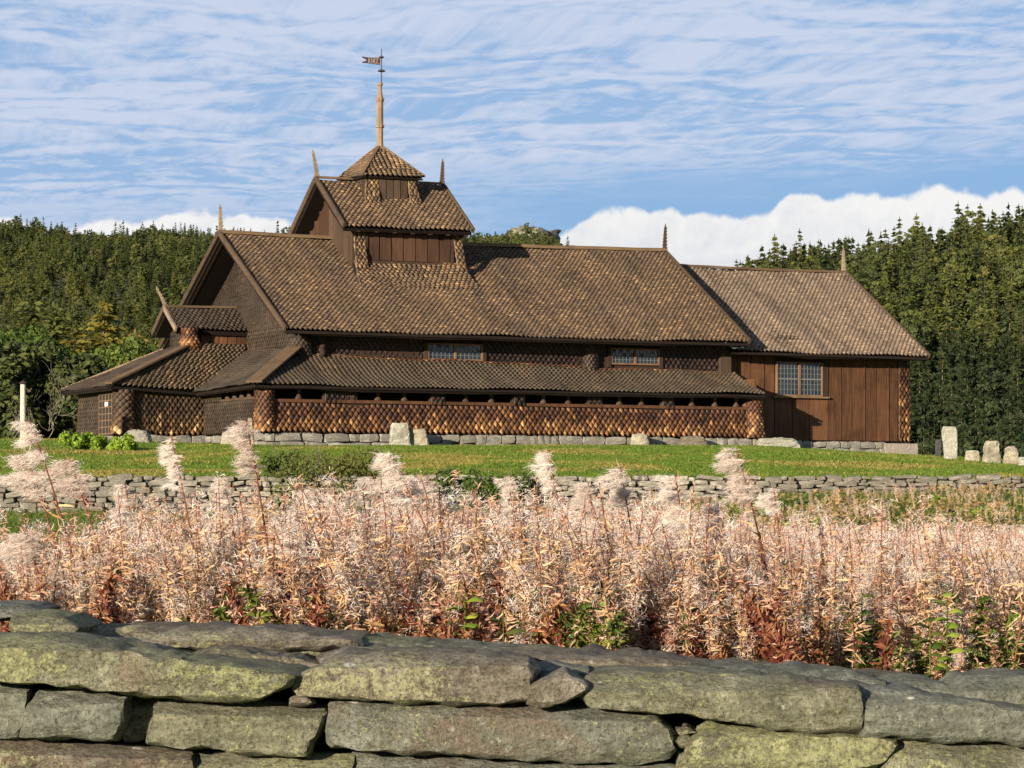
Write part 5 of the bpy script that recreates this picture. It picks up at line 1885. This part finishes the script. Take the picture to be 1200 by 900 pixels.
def tuft_mesh(seed, m, n=26, h=.12, w=.008, spread=.12, lean=.5):
    g = np.random.default_rng(seed)
    V = []; F = []; rn = []
    for i in range(n):
        b = np.array([g.normal(0, spread), g.normal(0, spread), 0])
        d = np.array([g.normal(0, lean), g.normal(0, lean), 1.0]); hh = h * g.uniform(.5, 1.2)
        a = g.uniform(0, 6.28); s = np.array([math.cos(a), math.sin(a), 0]) * w
        i0 = len(V)
        p1 = b + d * hh * .5; p2 = b + d * hh + np.array([d[0], d[1], -.25]) * hh * .35
        V += [b - s, b + s, p1 + s * .8, p1 - s * .8, p2]
        F.append((i0, i0 + 1, i0 + 2, i0 + 3)); F.append((i0 + 3, i0 + 2, i0 + 4, i0 + 4))
        rn += [g.uniform(), ] * 2
    F4 = np.array([f for f in F if f[2] != f[3]]); F3 = np.array([f[:3] for f in F if f[2] == f[3]])
    r4 = np.array(rn)[0::2]
    return mesh_np('tuft', np.array(V), [F4, F3], m, rnd=np.concatenate([r4, r4]))


# lawn texture: short tufts in the mown churchyard and the rough grass below the wall
g = np.random.default_rng(21)
tv = [tuft_mesh(600 + i, 'lawn_blades' if i < 3 else 'lawn_tan', 30, .09, .012, .16) for i in range(5)]
P = []; Rr = []; S = []; I = []
for _ in range(19000):
    Y = g.uniform(85.2, 133); X = g.uniform(-.235, .235) * Y
    P.append((X, Y, float(gz(X, Y)) - .01)); Rr.append((0, 0, g.uniform(0, 6.28))); s = g.uniform(.6, 1.3); S.append((s * 1.3, s * 1.3, s * .8))
    tan = noise.fractal(Vector((X * .22, Y * .16, 2)), 1, 2, 3) > .24 + g.normal(0, .10)
    I.append(int(g.integers(3, 5) if tan else g.integers(0, 3)))
lg = scatter('lawn_grass', P, Rr, S, I, tv)
tag(lg, 'short green grass of the churchyard lawn', 'grass', kind='stuff')
tv2 = [tuft_mesh(620 + i, 'lawn_blades', 34, .22, .010, .14) for i in range(4)] + [tuft_mesh(640 + i, 'fireweed_green', 30, .34, .014, .16) for i in range(3)]
P = []; Rr = []; S = []; I = []
for _ in range(15000):
    Y = math.sqrt(g.uniform(9.6 ** 2, 84.2 ** 2)); X = g.uniform(-.19, .19) * Y
    X += math.copysign(1.5, X) * g.uniform() ** 3
    P.append((X, Y, float(gz(X, Y)) - .01)); Rr.append((0, 0, g.uniform(0, 6.28))); s = g.uniform(.6, 1.4) * (.65 if X < -.09 * Y else 1); S.append((s * 1.2, s * 1.2, s)); I.append(g.integers(0, 7))
rg = scatter('rough_grass', P, Rr, S, I, tv2)
tag(rg, 'rough green grass on the ground of the fireweed field', 'grass', kind='stuff')


# ------------------------------------------------------------------ fireweed
def ribbons(g, roots, dirs, lens, wid, curl, nseg=3, grav=0.0):
    """curling ribbons from roots; returns V,F"""
    n = len(roots)
    d = unit(dirs)
    p = roots.copy()
    side = unit(np.cross(d, unit(g.normal(0, 1, (n, 3)))))
    rows = []
    cdir = unit(g.normal(0, 1, (n, 3)))
    for i in range(nseg + 1):
        t = i / nseg
        w = (wid * (1 - t * .75) if i else wid * .6)
        w = np.asarray(w).reshape(-1, 1) if np.ndim(w) else w
        rows.append((p - side * w, p + side * w))
        d = unit(d + cdir * curl + np.array([0, 0, -grav]))
        p = p + d * (lens / nseg)[:, None]
    V = np.stack([q for r_ in rows for q in r_], 1).reshape(-1, 3)
    m = 2 * (nseg + 1)
    base = (np.arange(n) * m)[:, None]
    F = []
    for i in range(nseg):
        F.append(base + np.array([[2 * i, 2 * i + 1, 2 * i + 3, 2 * i + 2]]))
    F = np.stack(F, 1).reshape(-1, 4)
    return V, F


def tube(path, r0, r1, seg=4):
    n = len(path)
    V = []
    for i, p in enumerate(path):
        rr = r0 + (r1 - r0) * i / (n - 1)
        for k in range(seg):
            a = 2 * math.pi * k / seg
            V.append((p[0] + rr * math.cos(a), p[1] + rr * math.sin(a), p[2]))
    F = [(i * seg + k, i * seg + (k + 1) % seg, (i + 1) * seg + (k + 1) % seg, (i + 1) * seg + k) for i in range(n - 1) for k in range(seg)]
    return np.array(V), np.array(F)


def fireweed(seed, h=1.0, fluff=1.0, leafm='fireweed_leaf', lowm='fireweed_red', sway=.12, fat=1.0, split=False, fine=1.0, lowt=.60, dense=1.0):
    """stem, leaves, seed plume of one plant as three meshes or one"""
    g = np.random.default_rng(seed)
    n = 9
    a = g.uniform(0, 6.28)
    bx, by = math.cos(a) * sway * h, math.sin(a) * sway * h
    tt = np.linspace(0, 1, n)
    path = np.stack([bx * tt ** 2 + g.normal(0, .004, n), by * tt ** 2 + g.normal(0, .004, n), h * tt], -1)
    at = lambda t: np.stack([np.interp(t, tt, path[:, k]) for k in range(3)], -1)
    sv, sf = tube(path, .0055, .0010)
    # leaves below
    nl = int(200 * dense)
    t = g.uniform(.04, .9, nl)
    ang = g.uniform(0, 6.28, nl)
    dr = np.stack([np.cos(ang), np.sin(ang), g.uniform(-.5, .7, nl)], -1)
    ln = g.uniform(.03, .08, nl) * (1.15 - .6 * t)
    lv, lf = ribbons(g, at(t), dr, ln, .0036 * fat, .55, 3, .14)
    lr_ = np.repeat(g.uniform(0, 1, nl), 3)
    lm = np.where(np.repeat(t + g.normal(0, .12, nl), 3) < lowt, 1, 0)
    # pods in the upper half
    npod = 100
    t = g.uniform(.45, 1.0, npod)
    ang = g.uniform(0, 6.28, npod)
    dr = np.stack([np.cos(ang), np.sin(ang), g.uniform(.1, 1.0, npod)], -1)
    ln = g.uniform(.025, .055, npod) * (1.25 - .7 * t)
    pv, pf = ribbons(g, at(t), dr, ln, .0022 * fat, .45, 3, .1)
    prn = np.repeat(g.uniform(0, 1, npod), 3)
    # fluff
    nf = int(340 * fluff * fine)
    if nf:
        t = np.clip(g.normal(.80, .13, nf), .45, 1.0)
        ncl = 6
        ca = g.uniform(0, 6.28, ncl); ct = g.uniform(.68, 1.0, ncl); cr = g.uniform(.01, .045, ncl) * (1.3 - .6 * ct)
        k = g.integers(0, ncl, nf)
        c = at(ct[k]) + np.stack([np.cos(ca[k]) * cr[k], np.sin(ca[k]) * cr[k], g.normal(0, .012, nf)], -1) + g.normal(0, .012, (nf, 3)) * np.array([1.4, 1, .8])
        dr = g.normal(0, .8, (nf, 3)) + np.array([-.9, 0, .1])
        ln = g.uniform(.008, .026, nf)
        fv, ff = ribbons(g, c, dr, ln, .0012 * fat / max(.6, fine ** .5), .45, 3, .05)
        frn = np.repeat(np.clip(g.uniform(.2, 1, ncl)[k] * .6 + g.uniform(0, .4, nf), 0, 1), 3)
    else:
        fv = np.zeros((0, 3)); ff = np.zeros((0, 4), int); frn = np.zeros(0)
    if split:
        return (mesh_np('stem', sv, sf, 'dry_stem', rnd=np.full(len(sf), g.uniform())),
                mesh_np('leaves', lv, lf, [leafm, lowm], rnd=lr_, midx=lm),
                mesh_np('seed_plume', np.concatenate([pv, fv]), np.concatenate([pf, ff + len(pv)]), ['fireweed_pod', 'seed_fluff'],
                        rnd=np.concatenate([prn, frn]), midx=np.concatenate([np.zeros(len(pf)), np.ones(len(ff))])))
    V = np.concatenate([sv, lv, pv, fv])
    o1 = len(sv); o2 = o1 + len(lv); o3 = o2 + len(pv)
    F = np.concatenate([sf, lf + o1, pf + o2, ff + o3])
    mi = np.concatenate([np.zeros(len(sf)), 1 + lm, np.full(len(pf), 3), np.full(len(ff), 4)])
    rn = np.concatenate([np.full(len(sf), .5), lr_, prn, frn])
    return mesh_np('fireweed', V, F, ['dry_stem', leafm, lowm, 'fireweed_pod', 'seed_fluff'], rnd=rn, midx=mi)


FV = []
for i in range(10):
    FV.append(fireweed(700 + i, 1.0, fluff=[.45, .9, .2, 1.3, .3, .65, .0, .5, 1.1, .2][i], leafm='fireweed_leaf',
                       lowm='fireweed_red' if i % 2 else 'fireweed_green', fat=1.1, lowt=.55 + .04 * (i % 4)))
FV.append(fireweed(720, .8, .0, 'fireweed_red', 'fireweed_red', fat=1.8, dense=2.2))
FV.append(fireweed(721, .8, .0, 'fireweed_green', 'fireweed_green', fat=2.0, dense=2.2))
FV.append(fireweed(722, .8, .0, 'fireweed_red', 'fireweed_green', fat=1.9, dense=2.0))
FAR = [fireweed(740 + i, 1.0, fluff=.5 + .35 * (i % 3), fat=1.45, fine=.8, lowt=.35) for i in range(6)]
ALLV = FV + FAR
g = np.random.default_rng(31)


def field_h(X, Y):
    """height of the fireweed at a place, 0 = none"""
    a = X / Y * 3500 + 600
    end = np.interp(a, [-100, 0, 130, 260, 420, 800, 1000, 1300], [16, 16, 20, 32, 48, 54, 54, 54])
    if Y > end + 1.5 * noise.noise(Vector((X * .6, Y * .3, 0))): return 0
    top = np.interp(a, [0, 100, 200, 330, 500, 700, 850, 950, 1200], [-.11, -.04, .035, .06, .065, .05, .03, -.04, -.07])
    top += .09 * noise.noise(Vector((X * 1.4, Y * .5, 5)))
    if a < 160 and Y > 12: top -= .05
    return top * min(1, Y / 12) - float(gz(X, Y)) if Y < 20 else np.interp(a, [0, 400, 700, 900, 1200], [-.1, -.02, -.03, -.2, -.22]) - float(gz(X, Y))


P = []; Rr = []; S = []; I = []
front = []
def addp(X, Y, tall=1.0):
    H_ = field_h(X, Y)
    if H_ <= .2: return
    s = H_ * (g.uniform(.74, 1.02) if g.uniform() > .1 else g.uniform(1.0, 1.1)) * tall
    lean = (g.normal(-.13, .10), g.normal(0, .08))
    yaw = g.uniform(0, 6.28)
    a = X / Y * 3500 + 600
    if Y < 17:
        k = g.integers(0, 12)
        if k < 10 and Y < 12: k = (k // 2) * 2 + (1 if noise.noise(Vector((X * 2.2, Y, 4))) + g.normal(0, .15) > -.05 else 0)
        if k >= 10: k = g.integers(0, 10)
    else:
        k = 13 + g.integers(0, 6)
    P.append((X, Y, float(gz(X, Y)) - .03)); Rr.append(rot_lean(lean[0], lean[1], yaw)); S.append((s, s, s)); I.append(int(k))


for _ in range(1350):
    Y = g.uniform(9.75, 12.5); addp(g.uniform(-.185, .185) * Y, Y)
for _ in range(2100):
    Y = math.sqrt(g.uniform(12.5 ** 2, 20 ** 2)); addp(g.uniform(-.18, .18) * Y, Y)
for _ in range(2600):         # beyond both edges of the view
    Y = g.uniform(9.8, 24); X = g.uniform(.17 * Y, .17 * Y + 2.6) * g.choice([-1, 1])
    addp(X, Y)
for _ in range(1250):         # the dark red and green leafy shoots at the foot of the front plants
    Y = g.uniform(9.65, 12.2); X = g.uniform(-.185, .185) * Y
    a = X / Y * 3500 + 600
    pt = noise.noise(Vector((X * 1.7, Y * .8, 11))) + g.normal(0, .18)
    s = (g.uniform(.58, .96) + .18 * noise.noise(Vector((X * 2.5, 3, 1)))) / .8
    s *= np.interp(a, [0, 600, 800, 1200], [1.0, 1.0, 1.0, .92])
    k = 10 if pt < -.02 else (11 if pt > .22 else 12)
    if a > 1000 and g.uniform() < .6: k = 11
    if g.uniform() < .22: k = int(g.choice([2, 6, 9])); s *= .8
    P.append((X, Y, float(gz(X, Y)) - .03)); Rr.append(rot_lean(g.normal(-.1, .12), g.normal(0, .1), g.uniform(0, 6.28))); S.append((s, s, s)); I.append(int(k))
for _ in range(6500):
    Y = math.sqrt(g.uniform(20 ** 2, 52 ** 2)); addp(g.uniform(-.1, .18) * Y, Y)
for _ in range(900):          # scattered plants between the weeds up to the churchyard wall
    Y = g.uniform(50, 82); X = g.uniform(.02, .18) * Y
    if noise.noise(Vector((X * .5, Y * .12, 9))) < -.05: continue
    s = g.uniform(.45, .8)
    P.append((X, Y, float(gz(X, Y)) - .03)); Rr.append(rot_lean(g.normal(-.1, .1), 0, g.uniform(0, 6.28))); S.append((s * 1.2, s * 1.2, s)); I.append(int(13 + g.integers(0, 6)))
# the nearest plants stand as things of their own
order = sorted([i for i in range(len(P)) if I[i] < 10], key=lambda i: P[i][1] + 50 * (abs(P[i][0]) > .172 * P[i][1]))
own = set(order[:150])
SPL = [fireweed(760 + i, 1.0, fluff=[.4, .8, .2, .6, 1.0, .3][i], lowm='fireweed_red' if i % 2 else 'fireweed_green', fat=1.1, split=True) for i in range(6)]
for i in own:
    root = bpy.data.objects.new('fireweed', None); COL.objects.link(root)
    root.location = P[i]; root.rotation_euler = Rr[i]; root.scale = S[i]
    k = int(g.integers(0, 6))
    look = ['reddish thin', 'white tufted', 'bare brown', 'half tufted tan', 'very fluffy white', 'pale tan'][k]
    fpx = P[i][0] / P[i][1] * 3500 + 600
    zone = ['at the far left behind the small grey top stone', 'behind the long lichen slab on the left', 'behind the left flat top stones', 'behind the broad brown slab',
            'behind the small tilted stone', 'right of the yellow-green narrow weed', 'behind the long slab right of centre', 'left of the green leafy weeds at the right', 'at the far right end of the wall'][int(min(8, max(0, (fpx + 40) / 142)))]
    tag(root, '%s fireweed plant %s' % (look, zone), 'fireweed plant', 'fireweed plants close behind the front wall')
    for nm, me in zip(('stem', 'leaves', 'seed_plume'), SPL[k]):
        o_ = link(nm, me, root)
        if nm != 'stem': o_['kind'] = 'stuff'
keep = [i for i in range(len(P)) if i not in own]
ff_ = scatter('fireweed_field', [P[i] for i in keep], [Rr[i] for i in keep], [S[i] for i in keep], [I[i] for i in keep], ALLV)
tag(ff_, 'field of fireweed gone to seed between the two stone walls', 'fireweed field', kind='stuff')


# tall plumes that stand out above the field: (tip px, tip py, foot px, distance, plume width px, plume length px, label)
def plume_plant(tx, ty, fx, Y, pw, plen, lab, seed, white=.8):
    pw = pw * (.72 + .3 * ((seed * 7) % 5) / 4); plen = plen * (.85 + .3 * ((seed * 3) % 4) / 3)
    g = np.random.default_rng(seed)
    s = Y / 3500
    X0 = (fx - 600) * s; z0 = float(gz(X0, Y)) - .03
    tip = np.array([(tx - 600) * s - X0, g.uniform(-.15, .1), (600 - ty) * s - z0])
    n = 12
    tt = np.linspace(0, 1, n)
    ctrl = np.array([tip[0] * .25, tip[1] * .3, tip[2] * .55])
    path = ((1 - tt) ** 2)[:, None] * 0 + (2 * tt * (1 - tt))[:, None] * ctrl + (tt ** 2)[:, None] * tip
    at = lambda t: np.stack([np.interp(t, tt, path[:, k]) for k in range(3)], -1)
    root = bpy.data.objects.new('fireweed', None); COL.objects.link(root)
    root.location = (X0, Y, z0)
    tag(root, lab, 'fireweed plant', 'tall fireweed plumes standing above the field')
    sv, sf = tube(path, .006, .0025, 5)
    link('stem', mesh_np('stem', sv, sf, 'dry_stem', rnd=np.full(len(sf), .3), smooth=True), root)
    nl = 120
    t = g.uniform(.2, .78, nl); ang = g.uniform(0, 6.28, nl)
    dr = np.stack([np.cos(ang), np.sin(ang), g.uniform(-.4, .9, nl)], -1)
    lv, lf = ribbons(g, at(t), dr, g.uniform(.04, .10, nl), .005, .4, 3, .12)
    link('leaves', mesh_np('leaves', lv, lf, ['fireweed_leaf', 'fireweed_red'], rnd=np.repeat(g.uniform(0, 1, nl), 3), midx=np.repeat(t < .5, 3).astype(int)), root)['kind'] = 'stuff'
    L = plen * s / max(.3, tip[2]); W_ = pw * s / 2
    npod = 90
    t = 1 - L * g.uniform(0, 1.25, npod); ang = g.uniform(0, 6.28, npod)
    dr = np.stack([np.cos(ang) - .3, np.sin(ang), g.uniform(.0, .9, npod)], -1)
    pv, pf = ribbons(g, at(np.clip(t, 0, 1)), dr, g.uniform(.3, .8, npod) * W_, .0018, .5, 4, .1)
    ncl = 34; nf = int(4200 * (pw / 50) * max(1, plen / 70))
    ct = np.clip(1 - L * g.uniform(0, 1, ncl) ** .9, 0, 1)
    prof = (.55 + .45 * np.sin((1 - ct) / L * 9 + seed)) * (.45 + .55 * np.clip((1 - ct) / L * 3, 0, 1)) + .2
    ca = g.uniform(0, 6.28, ncl); cr = W_ * prof * g.uniform(.05, .72, ncl)
    k = g.integers(0, ncl, nf)
    sp = W_ * .105
    c = at(ct[k]) + np.stack([np.cos(ca[k]) * cr[k] - .45 * W_ * prof[k] * (1 - .3 * np.cos(ca[k])), np.sin(ca[k]) * cr[k], .25 * cr[k] * np.sin(ca[k] * 3)], -1) + g.normal(0, 1, (nf, 3)) * np.array([sp * 1.9, sp, sp * .5])
    dr = g.normal(0, .34, (nf, 3)) + np.array([-1.0, 0, -.12])
    fv, ff = ribbons(g, c, dr, g.uniform(.010, .034, nf), .0009, .28, 2, .03)
    frn = np.repeat(np.clip(g.uniform(.15, 1, ncl)[k] * .7 + g.uniform(.1, .4, nf), 0, 1), 2)
    link('seed_plume', mesh_np('seed_plume', np.concatenate([pv, fv]), np.concatenate([pf, ff + len(pv)]), ['fireweed_pod', 'seed_fluff'],
                               rnd=np.concatenate([np.repeat(g.uniform(0, 1, npod), 4), frn]), midx=np.concatenate([np.zeros(len(pf)), np.ones(len(ff))])), root)['kind'] = 'stuff'


PL = [
    (42, 493, 140, 10.6, 46, 62, 'tallest white plume, swept sideways in front of the lamp post lawn'),
    (30, 532, 120, 10.9, 62, 48, 'broad pale plume just below the tallest white one'),
    (86, 540, 175, 11.0, 58, 44, 'pale plume drooping right of the tallest white one'),
    (205, 512, 262, 10.8, 34, 70, 'slender pinkish plume in front of the porch wall'),
    (291, 494, 345, 10.4, 40, 78, 'white and pink plume reaching up to the corner of the church'),
    (143, 567, 185, 10.7, 34, 40, 'small white tuft above the churchyard wall left of the slender plume'),
    (455, 532, 600, 10.3, 48, 66, 'fluffy leaning plume below the broad pale gravestone, on a long dark slanting stem'),
    (500, 560, 560, 11.2, 50, 40, 'low beige plume just right of the leaning plume'),
    (641, 528, 700, 11.0, 36, 60, 'narrow pink tipped plume under the middle of the aisle'),
    (727, 546, 770, 11.5, 42, 44, 'round beige plume in front of the churchyard wall'),
    (790, 558, 830, 10.8, 56, 66, 'large white plume with dark stems below the aisle end'),
    (862, 528, 940, 10.6, 48, 66, 'bright white plume standing below the chancel corner'),
    (842, 590, 900, 10.9, 30, 50, 'grey brown drooping plume between the two white ones'),
    (40, 626, 70, 10.2, 70, 28, 'flat white tuft lying level at the far left of the field'),
    (340, 620, 372, 10.5, 40, 36, 'small white tuft low in the field left of the scrubby bush'),
    (266, 562, 300, 11.6, 34, 44, 'short white tuft between the slender and the pink plume'),
    (370, 570, 402, 12.0, 44, 50, 'white plume in front of the scrubby bush on the wall'),
    (440, 562, 480, 12.2, 40, 50, 'pale plume behind the leaning plume'),
    (598, 560, 640, 12.6, 34, 44, 'pinkish plume left of the narrow pink tipped one'),
    (690, 566, 720, 12.8, 34, 40, 'pinkish plume right of the narrow pink tipped one'),
    (905, 572, 935, 11.4, 36, 36, 'small white tuft beside the bright white plume'),
]
for i, a in enumerate(PL):
    plume_plant(*a, seed=900 + i)

# rusty weeds and greens in front of the churchyard wall on the right
wv = [bush_mesh(.45, .4, .55, 820 + i, m, 260, .06, 8) for i, m in enumerate(('rust_weed', 'shrub_leaves', 'green_leaves', 'rust_weed', 'bright_leaves'))]
P = []; Rr = []; S = []; I = []
for _ in range(1250):
    Y = g.uniform(52, 83.8); X = g.uniform(.02, .26) * Y
    if X < .06 * Y and g.uniform() < .5: continue
    P.append((X, Y, float(gz(X, Y)))); Rr.append((0, 0, g.uniform(0, 6.28))); s = g.uniform(.5, 1.1); S.append((s * 1.3, s, s * .8)); I.append(int(g.choice([0, 1, 2, 3, 4], p=[.35, .2, .15, .25, .05])))
for _ in range(60):
    Y = g.uniform(70, 83); X = g.uniform(-.1, .02) * Y
    P.append((X, Y, float(gz(X, Y)))); Rr.append((0, 0, g.uniform(0, 6.28))); s = g.uniform(.4, .8); S.append((s, s, s * .8)); I.append(int(g.integers(0, 5)))
w_ = scatter('undergrowth', P, Rr, S, I, wv)
tag(w_, 'rusty and green weeds at the foot of the churchyard wall', 'weeds', kind='stuff')


# a few broad green leaves among the fireweed behind the wall
def leafy_weed(px, pytop, Y, m, lab, seed, n=14, L=.07):
    g = np.random.default_rng(seed)
    s = Y / 3500; X = (px - 600) * s; z0 = float(gz(X, Y)); h = (600 - pytop) * s - z0
    root = bpy.data.objects.new('leafy_weed', None); COL.objects.link(root)
    root.location = (X, Y, z0); tag(root, lab, 'plant')
    path = np.stack([np.zeros(6), np.zeros(6), np.linspace(0, h, 6)], -1)
    v, f = tube(path, .004, .002); link('stem', mesh_np('stem', v, f, 'fireweed_green', rnd=np.full(len(f), .6)), root)
    for i in range(n):
        t = .5 + .5 * i / n; a = i * 2.4
        d = np.array([math.cos(a), math.sin(a) * .7 - .3, .15]); d /= np.linalg.norm(d); sd = np.array([-d[1], d[0], .15])
        p = np.array([0, 0, h * t]); l = L * g.uniform(.7, 1.2); w = l * .42
        V = [p, p + d * l * .35 + sd * w, p + d * l * .75 + sd * w * .7, p + d * l + np.array([0, 0, -.01]), p + d * l * .75 - sd * w * .7, p + d * l * .35 - sd * w, p + d * l * .5 + np.array([0, 0, .012])]
        F = np.array([(0, 1, 6), (1, 2, 6), (2, 3, 6), (3, 4, 6), (4, 5, 6), (5, 0, 6)])
        link('leaf', mesh_np('leaf', np.array(V), F, m, rnd=np.full(6, g.uniform(.3, 1))), root)


leafy_weed(545, 695, 9.75, 'bright_leaves', 'bright green broad-leaved weed just behind the wall near the middle', 1)
leafy_weed(590, 716, 9.7, 'green_leaves', 'second broad-leaved weed, darker green, beside the bright one', 2, 10)
leafy_weed(708, 700, 9.7, 'bright_leaves', 'yellow-green narrow weed behind the wall right of the small tilted stone', 3, 16, .055)
leafy_weed(1110, 690, 9.6, 'bright_leaves', 'green leafy weed in the thicket towards the right end of the wall', 4, 16, .06)
leafy_weed(1090, 720, 9.7, 'green_leaves', 'dark green leafy weed low behind the right end of the wall', 5, 16, .06)
leafy_weed(1010, 690, 9.8, 'green_leaves', 'dark leafy weed left of the two at the right end of the wall', 6, 14, .06)
